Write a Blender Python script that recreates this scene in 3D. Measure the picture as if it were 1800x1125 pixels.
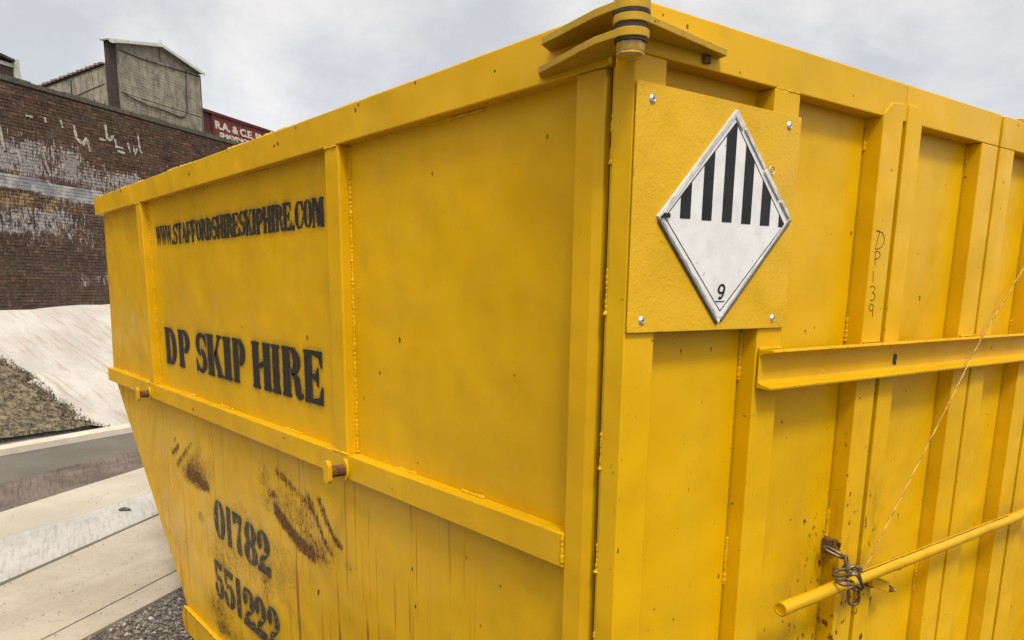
import bpy, bmesh, math, random
import numpy as np
from mathutils import Vector, Matrix
random.seed(7); np.random.seed(7)
sc = bpy.context.scene
for o in list(bpy.data.objects): bpy.data.objects.remove(o)
COL = sc.collection
R = math.radians

# ------------------------------------------------------------------ camera
CAM = Vector((0.9028, -0.9379, 1.6328))
yaw, pitch, roll = 0.65671, 0.20881, 0.01002
fw = Vector((-math.cos(yaw)*math.cos(pitch), math.sin(yaw)*math.cos(pitch), -math.sin(pitch)))
rt = fw.cross(Vector((0, 0, 1))).normalized(); up = rt.cross(fw)
r2 = rt*math.cos(roll) + up*math.sin(roll); u2 = up*math.cos(roll) - rt*math.sin(roll)
cd = bpy.data.cameras.new('camera'); cam = bpy.data.objects.new('camera', cd); COL.objects.link(cam)
m = Matrix((r2, u2, -fw)).transposed().to_4x4(); m.translation = CAM
cam.matrix_world = m
cd.sensor_width = 36.0; cd.lens = 1412.37/1800*36
cd.shift_x = (900-882.81)/1800; cd.shift_y = (804.09-562.5)/1800
cd.clip_start = 0.02; cd.clip_end = 3000
sc.camera = cam

# ------------------------------------------------------------------ world, sun, exposure
SUN_EL, SUN_AZ = R(54), R(-24)          # azimuth measured from +X towards +Y
w = bpy.data.worlds.new('World'); sc.world = w; w.use_nodes = True
nt = w.node_tree; nt.nodes.clear()
def wn(t, **k):
    n = nt.nodes.new(t)
    for a, b in k.items(): setattr(n, a, b)
    return n
L = nt.links.new
out = wn('ShaderNodeOutputWorld')
sky = wn('ShaderNodeTexSky', sky_type='NISHITA'); sky.sun_disc = False; sky.air_density = .5; sky.dust_density = 3.5; sky.ozone_density = .5
sky.sun_elevation = SUN_EL; sky.sun_rotation = math.pi/2 - SUN_AZ
b1 = wn('ShaderNodeBackground'); b1.inputs[1].default_value = 0.05; L(sky.outputs[0], b1.inputs[0])
tc = wn('ShaderNodeTexCoord'); mp = wn('ShaderNodeMapping'); mp.inputs['Scale'].default_value = (1, 1, 2.2)
L(tc.outputs['Generated'], mp.inputs[0])
nz = wn('ShaderNodeTexNoise'); nz.inputs['Scale'].default_value = 3.3; nz.inputs['Detail'].default_value = 9
nz.inputs['Roughness'].default_value = .58; nz.inputs['Distortion'].default_value = .35
L(mp.outputs[0], nz.inputs[0])
cr = wn('ShaderNodeValToRGB'); cr.color_ramp.elements[0].position = .38; cr.color_ramp.elements[1].position = .60
cr.color_ramp.elements[0].color = (.56, .54, .49, 1); cr.color_ramp.elements[1].color = (.84, .785, .685, 1)
L(nz.outputs[0], cr.inputs[0])
sp = wn('ShaderNodeSeparateXYZ'); L(tc.outputs['Generated'], sp.inputs[0])
mr = wn('ShaderNodeMapRange'); mr.inputs[1].default_value = .42; mr.inputs[2].default_value = 1
mr.inputs[3].default_value = .59; mr.inputs[4].default_value = 1.75
L(sp.outputs[2], mr.inputs[0])
b2 = wn('ShaderNodeBackground'); L(cr.outputs[0], b2.inputs[0]); L(mr.outputs[0], b2.inputs[1])
ad = wn('ShaderNodeAddShader'); L(b1.outputs[0], ad.inputs[0]); L(b2.outputs[0], ad.inputs[1]); L(ad.outputs[0], out.inputs[0])
sd = bpy.data.lights.new('sun', 'SUN'); sd.energy = 1.5; sd.angle = R(11); sd.color = (1, .95, .86)
so = bpy.data.objects.new('sun', sd); COL.objects.link(so)
sdir = Vector((math.cos(SUN_AZ)*math.cos(SUN_EL), math.sin(SUN_AZ)*math.cos(SUN_EL), math.sin(SUN_EL)))
so.rotation_euler = sdir.to_track_quat('Z', 'Y').to_euler()
sc.view_settings.view_transform = 'Standard'; sc.view_settings.look = 'None'
sc.view_settings.exposure = 0.67; sc.view_settings.gamma = 1.0; sc.view_settings.use_curve_mapping = False

# ------------------------------------------------------------------ helpers
def tag(o, label=None, cat=None, group=None, kind=None):
    if label: o['label'] = label
    if cat: o['category'] = cat
    if group: o['group'] = group
    if kind: o['kind'] = kind
    return o
def empty(name, loc, label=None, cat=None, parent=None, group=None):
    o = bpy.data.objects.new(name, None); COL.objects.link(o); o.empty_display_size = .05
    org = Vector(loc)
    if parent: o.parent = parent; o.location = org - Vector(parent['_o'])
    else: o.location = org
    o['_o'] = tuple(org)
    return tag(o, label, cat, group)

class MB:
    """collects shapes given in world metres; build() links them as one mesh object"""
    def __init__(s): s.v = []; s.f = []; s.sm = []
    def add(s, vs, fs, smooth=False):
        n = len(s.v); s.v += [tuple(p) for p in vs]
        s.f += [tuple(i+n for i in f) for f in fs]; s.sm += [smooth]*len(fs)
        return s
    def box(s, x0, x1, y0, y1, z0, z1, bv=.0018):
        bm = bmesh.new()
        cs = [(x, y, z) for x in (x0, x1) for y in (y0, y1) for z in (z0, z1)]
        vs = [bm.verts.new(c) for c in cs]
        for f in ((0,1,3,2),(4,6,7,5),(0,4,5,1),(2,3,7,6),(0,2,6,4),(1,5,7,3)): bm.faces.new([vs[i] for i in f])
        if bv:
            bmesh.ops.bevel(bm, geom=list(bm.edges), offset=min(bv, .45*min(x1-x0, y1-y0, z1-z0)), segments=2, profile=.5, affect='EDGES')
        s.frombm(bm); return s
    def frombm(s, bm, mat=None, smooth=False):
        bm.verts.ensure_lookup_table(); bm.verts.index_update()
        vs = [(mat @ v.co) if mat else v.co.copy() for v in bm.verts]
        s.add(vs, [[v.index for v in f.verts] for f in bm.faces], smooth); bm.free(); return s
    def prism(s, poly, a, b, axis, bv=0.0):
        """poly (list of 2-tuples) extruded from a to b along axis 0/1/2"""
        def mk(p, t):
            if axis == 0: return (t, p[0], p[1])
            if axis == 1: return (p[0], t, p[1])
            return (p[0], p[1], t)
        bm = bmesh.new(); n = len(poly)
        v0 = [bm.verts.new(mk(p, a)) for p in poly]; v1 = [bm.verts.new(mk(p, b)) for p in poly]
        bm.faces.new(v0); bm.faces.new(v1[::-1])
        for i in range(n): bm.faces.new([v0[i], v1[i], v1[(i+1) % n], v0[(i+1) % n]])
        bmesh.ops.recalc_face_normals(bm, faces=bm.faces)
        if bv: bmesh.ops.bevel(bm, geom=list(bm.edges), offset=bv, segments=2, profile=.5, affect='EDGES')
        return s.frombm(bm)
    def tube(s, pts, r, n=10, closed=False, cap=True):
        pts = [Vector(p) for p in pts]; k = len(pts); rs = r if isinstance(r, (list, tuple)) else [r]*k
        vs = []; ref = None
        for i, p in enumerate(pts):
            a = pts[(i-1) % k] if (closed or i > 0) else p
            b = pts[(i+1) % k] if (closed or i < k-1) else p
            t = (b-a).normalized()
            if ref is None:
                ref = Vector((0, 0, 1)) if abs(t.z) < .9 else Vector((1, 0, 0))
            e1 = (ref - t*ref.dot(t)).normalized(); ref = e1; e2 = t.cross(e1)
            for j in range(n):
                an = 2*math.pi*j/n
                vs.append(p + (e1*math.cos(an) + e2*math.sin(an))*rs[i])
        fs = []
        for i in range(k if closed else k-1):
            for j in range(n):
                a, b = i*n+j, i*n+(j+1) % n; c, d = ((i+1) % k)*n+(j+1) % n, ((i+1) % k)*n+j
                fs.append((a, b, c, d))
        s.add(vs, fs, True)
        if cap and not closed:
            s.add(vs[:n], [tuple(range(n))[::-1]]); s.add(vs[-n:], [tuple(range(n))])
        return s
    def lathe(s, prof, c, n=28):
        """prof (radius, z) about a vertical axis through c"""
        vs = [(c[0]+r*math.cos(2*math.pi*j/n), c[1]+r*math.sin(2*math.pi*j/n), z) for r, z in prof for j in range(n)]
        fs = [(i*n+j, i*n+(j+1) % n, (i+1)*n+(j+1) % n, (i+1)*n+j) for i in range(len(prof)-1) for j in range(n)]
        return s.add(vs, fs, True)
    def build(s, name, mat, parent=None, label=None, cat=None, kind=None, auto=40, group=None):
        me = bpy.data.meshes.new(name)
        org = Vector(parent['_o']) if parent else Vector((0, 0, 0))
        me.from_pydata([tuple(Vector(p)-org) for p in s.v], [], s.f)
        if any(s.sm): me.polygons.foreach_set('use_smooth', s.sm)
        me.materials.append(mat); me.update()
        if any(s.sm) and len(s.f) < 4000: me.set_sharp_from_angle(angle=R(38))
        o = bpy.data.objects.new(name, me); COL.objects.link(o)
        if parent: o.parent = parent
        o['_o'] = tuple(org)
        return tag(o, label, cat, group, kind)

# ------------------------------------------------------------------ material toolkit
class Mat:
    def __init__(s, name):
        s.m = bpy.data.materials.new(name); s.m.use_nodes = True; s.t = s.m.node_tree
        s.b = s.t.nodes['Principled BSDF']; s.pos = s.n('ShaderNodeNewGeometry').outputs['Position']
    def n(s, t): return s.t.nodes.new(t)
    def link(s, a, b):
        if isinstance(a, (int, float)): b.default_value = a
        elif isinstance(a, tuple): b.default_value = a if len(a) == 4 or len(b.default_value) == 3 else a+(1,)
        else: s.t.links.new(a, b)
    def scaled(s, v, sc3, rot=(0, 0, 0)):
        mp = s.n('ShaderNodeMapping'); s.link(v, mp.inputs[0]); mp.inputs['Scale'].default_value = sc3
        mp.inputs['Rotation'].default_value = rot; return mp.outputs[0]
    def noise(s, scale, detail=4, rough=.5, vec=None, dist=0.0):
        n = s.n('ShaderNodeTexNoise'); n.inputs['Scale'].default_value = scale; n.inputs['Detail'].default_value = detail
        n.inputs['Roughness'].default_value = rough; n.inputs['Distortion'].default_value = dist
        s.link(vec if vec is not None else s.pos, n.inputs['Vector']); return n.outputs[0]
    def ramp(s, v, a, b, o0=0.0, o1=1.0, smooth=True):
        n = s.n('ShaderNodeMapRange'); s.link(v, n.inputs[0])
        if smooth: n.interpolation_type = 'SMOOTHSTEP'
        for i, x in zip((1, 2, 3, 4), (a, b, o0, o1)): n.inputs[i].default_value = x
        return n.outputs[0]
    def mth(s, op, a, b=0.0, clamp=False):
        n = s.n('ShaderNodeMath'); n.operation = op; n.use_clamp = clamp; s.link(a, n.inputs[0]); s.link(b, n.inputs[1]); return n.outputs[0]
    def mix(s, f, a, b, blend='MIX'):
        n = s.n('ShaderNodeMix'); n.data_type = 'RGBA'; n.blend_type = blend; n.clamp_factor = True
        s.link(f, n.inputs[0]); s.link(a, n.inputs[6]); s.link(b, n.inputs[7]); return n.outputs[2]
    def attr(s, name, col=False):
        n = s.n('ShaderNodeAttribute'); n.attribute_name = name; return n.outputs['Color' if col else 'Fac']
    def bump(s, h, strength, dist, nrm=None):
        n = s.n('ShaderNodeBump'); n.inputs['Strength'].default_value = strength; n.inputs['Distance'].default_value = dist
        s.link(h, n.inputs['Height'])
        if nrm is not None: s.link(nrm, n.inputs['Normal'])
        return n.outputs[0]
    def fin(s, col, rough=.6, metal=0.0, nrm=None, spec=.5):
        s.link(col, s.b.inputs['Base Color']); s.link(rough, s.b.inputs['Roughness']); s.link(metal, s.b.inputs['Metallic'])
        s.b.inputs['Specular IOR Level'].default_value = spec
        if nrm is not None: s.link(nrm, s.b.inputs['Normal'])
        return s.m

RUST = (.070, .032, .009); RUST2 = (.17, .078, .016)
def yellow(name, base=(.605, .338, .0005), chips=.5, streak=0.0, attrs=False, hammered=0.0, wear=.5, dirt=.35, rough=.33, zone=None):
    M = Mat(name)
    big = M.noise(1.1, 4, .55); med = M.noise(9, 5, .6); fine = M.noise(160, 3, .6)
    c = M.mix(M.ramp(big, .35, .65), tuple(x*.93 for x in base), tuple(min(1, x*1.05+.003) for x in base))
    # faded / dusty film
    vert = M.noise(7, 5, .62, M.scaled(M.pos, (1, 1, .12)))
    c = M.mix(M.mth('MULTIPLY', M.ramp(vert, .48, .72), .18), c, (.56, .37, .012))
    c = M.mix(M.mth('MULTIPLY', M.ramp(med, .5, .78), dirt*.5), c, (.28, .155, .003))
    gr = M.noise(2.3, 7, .68, M.scaled(M.pos, (1, 1, .55)), dist=.6)
    c = M.mix(M.mth('MULTIPLY', M.ramp(gr, .46, .72), .10+.30*dirt), c, (.33, .19, .002))
    sc_ = M.noise(6, 6, .75, M.scaled(M.pos, (1.0, 1.0, 3.5), (R(20), R(35), 0)))
    c = M.mix(M.mth('MULTIPLY', M.ramp(sc_, .62, .72), .22), c, (.66, .44, .01))
    # grime specks
    sp = M.noise(95, 2, .5); spm = M.ramp(sp, .735, .76)
    c = M.mix(M.mth('MULTIPLY', spm, .5), c, (.22, .11, .02))
    # vertical rust-brown runs
    if streak:
        sx = M.noise(34, 3, .55, M.scaled(M.pos, (1, 1, .035)))
        sx2 = M.noise(110, 2, .5, M.scaled(M.pos, (1, 1, .02)))
        zn0 = M.ramp(M.noise(2.6, 2, .5, M.scaled(M.pos, (1, 1, .15))), .36, .62)
        k = M.mth('MAXIMUM', M.ramp(sx, .625, .67), M.mth('MULTIPLY', M.ramp(sx2, .64, .69), .8))
        k = M.mth('MULTIPLY', M.mth('MULTIPLY', k, zn0), streak)
        c = M.mix(k, c, (.27, .095, .01))
    # edge wear
    bv = M.n('ShaderNodeBevel'); bv.samples = 4; bv.inputs['Radius'].default_value = .005
    g = M.n('ShaderNodeNewGeometry'); dp = M.n('ShaderNodeVectorMath'); dp.operation = 'DOT_PRODUCT'
    M.link(bv.outputs[0], dp.inputs[0]); M.link(g.outputs['Normal'], dp.inputs[1])
    edge = M.ramp(dp.outputs['Value'], .985, .86)
    en = M.ramp(M.noise(38, 4, .65), .56, .66)
    em = M.mth('MULTIPLY', M.mth('MULTIPLY', edge, en), wear)
    # chips
    ch = M.noise(27, 6, .72, dist=.4); cz = M.ramp(M.noise(1.7, 2, .5), .45, .7)
    th = M.mth('ADD', ch, M.mth('MULTIPLY', cz, .05*chips))
    cm = M.mth('MULTIPLY', M.ramp(th, .735, .75), min(1, chips*1.5))
    mask = M.mth('MAXIMUM', em, cm)
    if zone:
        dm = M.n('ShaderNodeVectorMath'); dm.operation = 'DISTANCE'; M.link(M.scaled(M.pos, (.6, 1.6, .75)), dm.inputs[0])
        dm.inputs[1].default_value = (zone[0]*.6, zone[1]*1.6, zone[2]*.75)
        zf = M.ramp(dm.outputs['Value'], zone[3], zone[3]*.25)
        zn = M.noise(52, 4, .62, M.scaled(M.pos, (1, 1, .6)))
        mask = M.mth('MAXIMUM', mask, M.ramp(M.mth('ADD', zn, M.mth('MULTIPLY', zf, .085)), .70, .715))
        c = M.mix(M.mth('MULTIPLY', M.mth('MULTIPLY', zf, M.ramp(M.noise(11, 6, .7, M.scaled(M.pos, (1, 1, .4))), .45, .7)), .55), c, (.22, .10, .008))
    if attrs:
        ra = M.attr('rust')
        rn = M.noise(105, 6, .8, M.scaled(M.pos, (1, 1, .6), (0, R(-28), 0)))
        rm = M.ramp(M.mth('ADD', ra, M.mth('MULTIPLY', M.mth('SUBTRACT', rn, .5), 2.6)), .50, .56)
        rm = M.mth('MULTIPLY', rm, M.ramp(ra, .02, .08))
        rm = M.mth('MULTIPLY', rm, M.ramp(M.noise(260, 2, .6), .28, .40))
        mask = M.mth('MAXIMUM', mask, rm)
        # overspray around the stencilled lettering
        sa = M.attr('soot')
        sn = M.noise(230, 3, .7)
        sm = M.mth('MULTIPLY', M.mth('MULTIPLY', sa, M.ramp(sn, .30, .58)), 1.15, True)
        c = M.mix(sm, c, (.05, .035, .012))
        ga = M.attr('patch')       # rollered touch-up paint
        c = M.mix(M.mth('MULTIPLY', ga, .55), c, (.45, .25, .0006))
        c = M.mix(M.attr('pale'), c, (.56, .38, .07))
        c = M.mix(M.mth('MULTIPLY', M.ramp(M.mth('ADD', ra, M.mth('MULTIPLY', M.mth('SUBTRACT', M.noise(24, 5, .7), .5), .8)), .14, .62), .7), c, (.22, .115, .008))
    rc = M.mix(M.ramp(M.noise(60, 4, .6), .4, .65), RUST, RUST2)
    c = M.mix(mask, c, rc)
    h = M.mth('ADD', M.mth('MULTIPLY', M.noise(14, 3, .5), 1.0), M.mth('MULTIPLY', fine, .06))
    nrm = M.bump(M.noise(3.2, 2, .5), .4, .06)
    nrm = M.bump(h, .2, .004, nrm)
    if hammered:
        hn = M.noise(105, 4, .6, dist=.8)
        nrm = M.bump(hn, hammered, .0022, nrm)
    nrm = M.bump(M.mth('SUBTRACT', 1.0, mask), .35, .0006, nrm)
    ro = M.mth('ADD', M.mth('MULTIPLY', mask, .4), M.ramp(med, .3, .7, rough-.05, rough+.12))
    return M.fin(c, ro, 0.0, nrm, .22)

def plain(name, c0, c1=None, scale=8, rough=.7, metal=0.0, bump=.2, bd=.003, detail=5, spec=.4):
    M = Mat(name); n = M.noise(scale, detail, .6)
    c = M.mix(M.ramp(n, .35, .65), c0, c1 or c0)
    return M.fin(c, rough, metal, M.bump(n, bump, bd), spec)

YEL = yellow('yellow_paint')
YEL_PANEL = yellow('yellow_panel_paint', attrs=True, chips=.25)
YEL_LOW = yellow('yellow_lower_panel_paint', attrs=True, streak=.9, chips=.35)
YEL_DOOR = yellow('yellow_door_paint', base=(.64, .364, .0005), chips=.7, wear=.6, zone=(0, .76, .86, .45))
YEL_GRIME = yellow('yellow_grimy_paint', base=(.42, .25, .010), chips=2.6, wear=1.0, dirt=1.3)
YEL_RAIL = yellow('yellow_rail_paint', chips=.9, wear=1.0, dirt=.5)
YEL_WORN = yellow('yellow_worn_paint', base=(.585, .33, .002), chips=1.6, wear=1.0, dirt=.9)
YEL_BOARD = yellow('yellow_board_paint', base=(.64, .372, .010), chips=.15, hammered=.6, wear=.6, dirt=.5)
BLACK = plain('stencil_black', (.009, .008, .007), (.022, .018, .012), 40, .55)
M = Mat('worn_stencil_black'); n = M.ramp(M.noise(70, 6, .75), .54, .62); c = M.mix(M.mth('MULTIPLY', n, .8), (.022, .020, .014), (.34, .20, .012))
c = M.mix(M.ramp(M.noise(90, 5, .75, M.scaled(M.pos, (1, 1, .5))), .60, .64), c, RUST); BLACK_WORN = M.fin(c, .6)
MARKER = plain('marker_ink', (.03, .01, .008), None, 8, .5)
PRINT = plain('printed_black', (.008, .008, .009), (.014, .014, .015), 20, .4, bump=.03, spec=.25)
EDGEW = plain('folded_white_edge', (.66, .66, .63), (.42, .41, .38), 45, .5, .15, .2, .001)
STEEL = plain('chain_steel', (.22, .18, .12), (.09, .062, .04), 60, .42, .7, .3, .001)
ALU = plain('aluminium', (.62, .61, .58), (.45, .43, .40), 70, .42, .7, .15, .001)
ALU_SHADE = plain('aluminium_shaded', (.13, .125, .11), (.07, .066, .06), 60, .5, .3, .2, .001)  # lower placard frame edges, their shadow put into the dark grey colour
DARKM = plain('dark_grease', (.022, .02, .018), (.05, .04, .03), 60, .45, .3)
DARKRUST = plain('dark_rust', (.035, .014, .006), (.06, .025, .01), 60, .9)
RUSTM = plain('rusted_steel', RUST, RUST2, 60, .85)
NUTM = plain('painted_nut', (.33, .19, .02), (.50, .31, .04), 50, .22, .0, .3, .001, spec=.8)

# ------------------------------------------------------------------ setting: ground strips
ZG = .08
def line(p0, p1):
    a = Vector((*p0, 0)); b = Vector((*p1, 0)); d = (b-a).normalized(); g = Vector((-.565, .825, 0)).normalized()
    return [a-d*1.0-g*40, a-d*1.0-g*8, a-d*1.0-g*2, a-d*1.0, a, b, b+d*1.5, b+d*1.5+g*3, b+d*1.5+g*80]
LN = dict(edge=line((-2.8807, -.4051), (-3.2828, .1502)), joint=line((-3.8736, -.5874), (-4.7687, .427)),
          wrib=line((-4.715, -.4975), (-5.3925, .5749)), cream=line((-5.4437, -.4198), (-6.3412, .7275)),
          rib=line((-6.3781, -.32), (-7.0365, .6513)), kerb=line((-7.5738, -.1923), (-8.1749, 1.06)),
          bank=line((-8.0762, -.1387), (-8.6733, .8614)))
def densify(l, step=.25):
    o = []
    for a, b in zip(l[:-1], l[1:]):
        n = max(1, min(40, int((b-a).length/step)))
        o += [a.lerp(b, i/n) for i in range(n)]
    return o+[l[-1]]
def lerp_line(a, b, t): return [p.lerp(q, t) for p, q in zip(a, b)]
def same(a, b):
    """resample both polylines with the same counts"""
    A, B = [], []
    for i in range(len(a)-1):
        n = max(1, min(60, int(max((a[i+1]-a[i]).length, (b[i+1]-b[i]).length)/.12)))
        for k in range(n): A.append(a[i].lerp(a[i+1], k/n)); B.append(b[i].lerp(b[i+1], k/n))
    return A+[a[-1]], B+[b[-1]]
def strip(name, la, lb, mat, prof, thick=.12, wob=0.0, label=None):
    """prof: list of (t, z) across from la to lb"""
    A, B = same(la, lb); mb = MB(); n = len(A); k = len(prof); vs = []
    for i in range(n):
        for t, z in prof:
            p = A[i].lerp(B[i], t); dz = 0
            if wob and 0 < t < 1: dz = wob*math.sin(i*1.7+t*9)*random.uniform(.3, 1)
            vs.append((p.x, p.y, z+dz))
    fs = [(i*k+j, i*k+j+1, (i+1)*k+j+1, (i+1)*k+j) for i in range(n-1) for j in range(k-1)]
    fs = [f[::-1] for f in fs]
    mb.add(vs, fs, True)
    for side in (0, k-1):       # skirts down into the ground
        e = [vs[i*k+side] for i in range(n)]; lo = [(p[0], p[1], p[2]-thick) for p in e]
        f = [(i, i+1, n+i+1, n+i) for i in range(n-1)]
        mb.add(e+lo, f if side == 0 else [q[::-1] for q in f])
    return mb.build(name, mat, kind='structure', label=label)

SD = Vector((-.565, .825, 0)).normalized(); ROTZ = math.atan2(SD.y, SD.x)
def concrete(name, c0, c1, ribs=0.0, rib_scale=20, rough=.85, blot=.5, stain=(.30, .25, .19), rot=None, rrot=None):
    c0, c1, stain = [tuple(x*.84 for x in q) for q in (c0, c1, stain)]
    M = Mat(name)
    n = M.noise(1.6, 8, .62); f = M.noise(22, 6, .7); ff = M.noise(140, 3, .7)
    c = M.mix(M.ramp(n, .36, .64), c0, c1)
    c = M.mix(M.mth('MULTIPLY', M.ramp(f, .50, .72), blot), c, stain)
    c = M.mix(M.mth('MULTIPLY', M.ramp(ff, .5, .8), .35), c, tuple(x*.6 for x in c0))
    al = M.scaled(M.pos, (1, 1, 1), (0, 0, -ROTZ if rot is None else rot))
    # long brush/wheel marks along the strip
    lm = M.noise(3, 6, .6, M.scaled(al, (.35, 5, 1)), dist=.3)
    c = M.mix(M.mth('MULTIPLY', M.ramp(lm, .50, .70), .35), c, stain)
    h = M.mth('ADD', f, M.mth('MULTIPLY', ff, .4))
    if ribs:
        al2 = M.scaled(M.pos, (1, 1, 1), (0, 0, -(rrot or ROTZ)))
        rk = M.noise(rib_scale, 4, .6, M.scaled(al2, (4.5, .35, 1)), dist=.15); rk2 = M.noise(rib_scale*.5, 5, .7, M.scaled(al2, (2, .6, 1)))
        c = M.mix(M.mth('MULTIPLY', M.ramp(rk, .47, .64), ribs), c, tuple(x*.42 for x in c0))
        c = M.mix(M.mth('MULTIPLY', M.ramp(rk2, .5, .7), ribs*.6), c, tuple(min(1, x*1.35) for x in c1))
        h = M.mth('ADD', h, M.mth('MULTIPLY', rk, -1.5*ribs))
    sp = M.noise(60, 2, .5); c = M.mix(M.mth('MULTIPLY', M.ramp(sp, .74, .77), .8), c, (.07, .05, .035))
    return M.fin(c, rough, 0.0, M.bump(h, .5, .008), .3)
SLAB = concrete('slab_concrete', (.40, .345, .265), (.49, .43, .335), ribs=0, blot=.45, stain=(.30, .25, .185))
WRIB = concrete('ribbed_white_concrete', (.42, .40, .375), (.50, .475, .43), ribs=.32, rib_scale=14, blot=.35, stain=(.36, .31, .25), rrot=R(81))
CREAM = concrete('cream_concrete', (.42, .38, .305), (.50, .455, .37), blot=.2, stain=(.42, .35, .26))
DRIB = concrete('ribbed_brown_concrete', (.085, .064, .048), (.16, .125, .098), ribs=.45, rib_scale=13.0, blot=.25, stain=(.26, .21, .17), rrot=R(81))
ROAD = concrete('road_asphalt', (.12, .104, .084), (.155, .136, .11), blot=.25, stain=(.10, .09, .08))
KERB = concrete('kerb_concrete', (.56, .50, .41), (.68, .61, .50), blot=.25, stain=(.35, .28, .2))
GRAVB = concrete('gravel_bed', (.085, .075, .065), (.13, .115, .10), blot=.7, stain=(.05, .045, .04))
BANKM_ = concrete('bank_concrete', (.60, .54, .45), (.72, .66, .56), ribs=.35, rib_scale=6.0, blot=.3, stain=(.40, .32, .24))

g = MB(); g.add([(-900, -900, .05), (900, -900, .05), (900, 900, .05), (-900, 900, .05)], [(0, 1, 2, 3)])
g.build('ground', GRAVB, kind='structure')
inner = lerp_line(LN['edge'], LN['joint'], .17)
strip('path', LN['edge'], lerp_line(inner, LN['edge'], .04), SLAB, [(0, .070), (.12, .080), (.9, .082), (1, .076)], label='narrow concrete edging beside the gravel')
strip('pavement', lerp_line(inner, LN['joint'], .004), lerp_line(LN['joint'], inner, .02), SLAB, [(0, .077), (.02, .083), (.5, .084), (.97, .082), (1, .072)], wob=.0015)
strip('drain_channel', lerp_line(LN['joint'], inner, .02), lerp_line(LN['joint'], LN['wrib'], .05), ROAD, [(0, .066), (.5, .060), (1, .066)])
strip('pavement', lerp_line(LN['joint'], LN['wrib'], .05), LN['wrib'], WRIB, [(0, .070), (.05, .084), (.5, .090), (1, .088)], wob=.003)
strip('pavement', lerp_line(LN['wrib'], LN['cream'], .004), LN['cream'], CREAM, [(0, .088), (.5, .085), (1, .078)], wob=.002)
strip('ramp', lerp_line(LN['cream'], LN['rib'], .004), LN['rib'], DRIB, [(0, .074), (.12, .070), (.3, .062), (.45, .085), (.62, .118), (.8, .118), (.92, .09), (1, .080)], wob=.003)
strip('road', lerp_line(LN['rib'], LN['kerb'], .004), LN['kerb'], ROAD, [(0, .079), (.5, .081), (1, .079)])
strip('kerb', lerp_line(LN['kerb'], LN['bank'], .004), lerp_line(LN['kerb'], LN['bank'], .42), KERB, [(0, .079), (.05, .135), (.15, .145), (1, .14)])
strip('verge', lerp_line(LN['kerb'], LN['bank'], .424), LN['bank'], DRIB, [(0, .12), (.4, .10), (1, .085)], wob=.008)

# concrete-faced bank: local frame b0, along d, away n
b0 = Vector((-8.0762, -.1387, 0)); bd = Vector((-.4019, .9157, 0)); bn = Vector((-.9157, -.4019, 0))
def bankp(s, n, lift=0.0):
    crest = 2.56+.0877*s; crest = max(2.0, min(4.5, crest))
    if n <= crest: z = ZG + n*math.tan(R(24))
    else:
        z = max(.80, ZG + crest*math.tan(R(24)) - (n-crest)*.35)
    z += .003*math.sin(s*3.1+n*2.0) + .004*math.sin(n*7+s*5.3)
    p = b0+bd*s+bn*n; return (p.x, p.y, z+lift)
mb = MB(); ss = np.concatenate([np.linspace(-40, -4, 13)[:-1], np.linspace(-4, 9, 90)[:-1], np.linspace(9, 60, 14)])
ns = np.concatenate([np.linspace(0, 3.2, 34)[:-1], np.linspace(3.2, 6, 8)[:-1], np.linspace(6, 24, 10)])
vs = [bankp(s, n) for s in ss for n in ns]; k = len(ns)
mb.add(vs, [(i*k+j, (i+1)*k+j, (i+1)*k+j+1, i*k+j+1) for i in range(len(ss)-1) for j in range(k-1)], True)
# material: grooves running down the slope, stained towards the top
M = Mat('bank_face'); al = M.scaled(M.pos, (1, 1, 1), (0, 0, -math.atan2(bd.y, bd.x)))
n = M.noise(1.3, 8, .65); c = M.mix(M.ramp(n, .36, .62), (.36, .34, .305), (.45, .43, .39))
skew = M.n('ShaderNodeVectorMath'); skew.operation = 'ADD'
# fall line grooves, raked a little to the right
st = M.noise(4.5, 8, .68, M.scaled(al, (3.2, .35, .35), (0, 0, R(-14))), dist=.25)
c = M.mix(M.mth('MULTIPLY', M.ramp(st, .50, .66), .75), c, (.27, .215, .165))
wv = M.n('ShaderNodeTexWave'); wv.inputs['Scale'].default_value = 7; wv.inputs['Distortion'].default_value = 2.5; wv.inputs['Detail'].default_value = 3
M.link(M.scaled(al, (1, 1, 1), (0, 0, R(-14))), wv.inputs[0])
c = M.mix(M.mth('MULTIPLY', M.ramp(wv.outputs['Fac'], .45, .1), .14), c, (.36, .30, .24))
bl = M.noise(3.2, 7, .7); c = M.mix(M.mth('MULTIPLY', M.ramp(bl, .52, .66), .6), c, (.36, .31, .26))
b3 = M.noise(45, 5, .75); c = M.mix(M.mth('MULTIPLY', M.ramp(b3, .55, .72), .5), c, (.30, .26, .21))
BANKF = M.fin(c, .88, 0.0, M.bump(M.mth('ADD', st, M.mth('MULTIPLY', b3, .6)), .55, .02), .25)
mb.build('embankment', BANKF, kind='structure')

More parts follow.
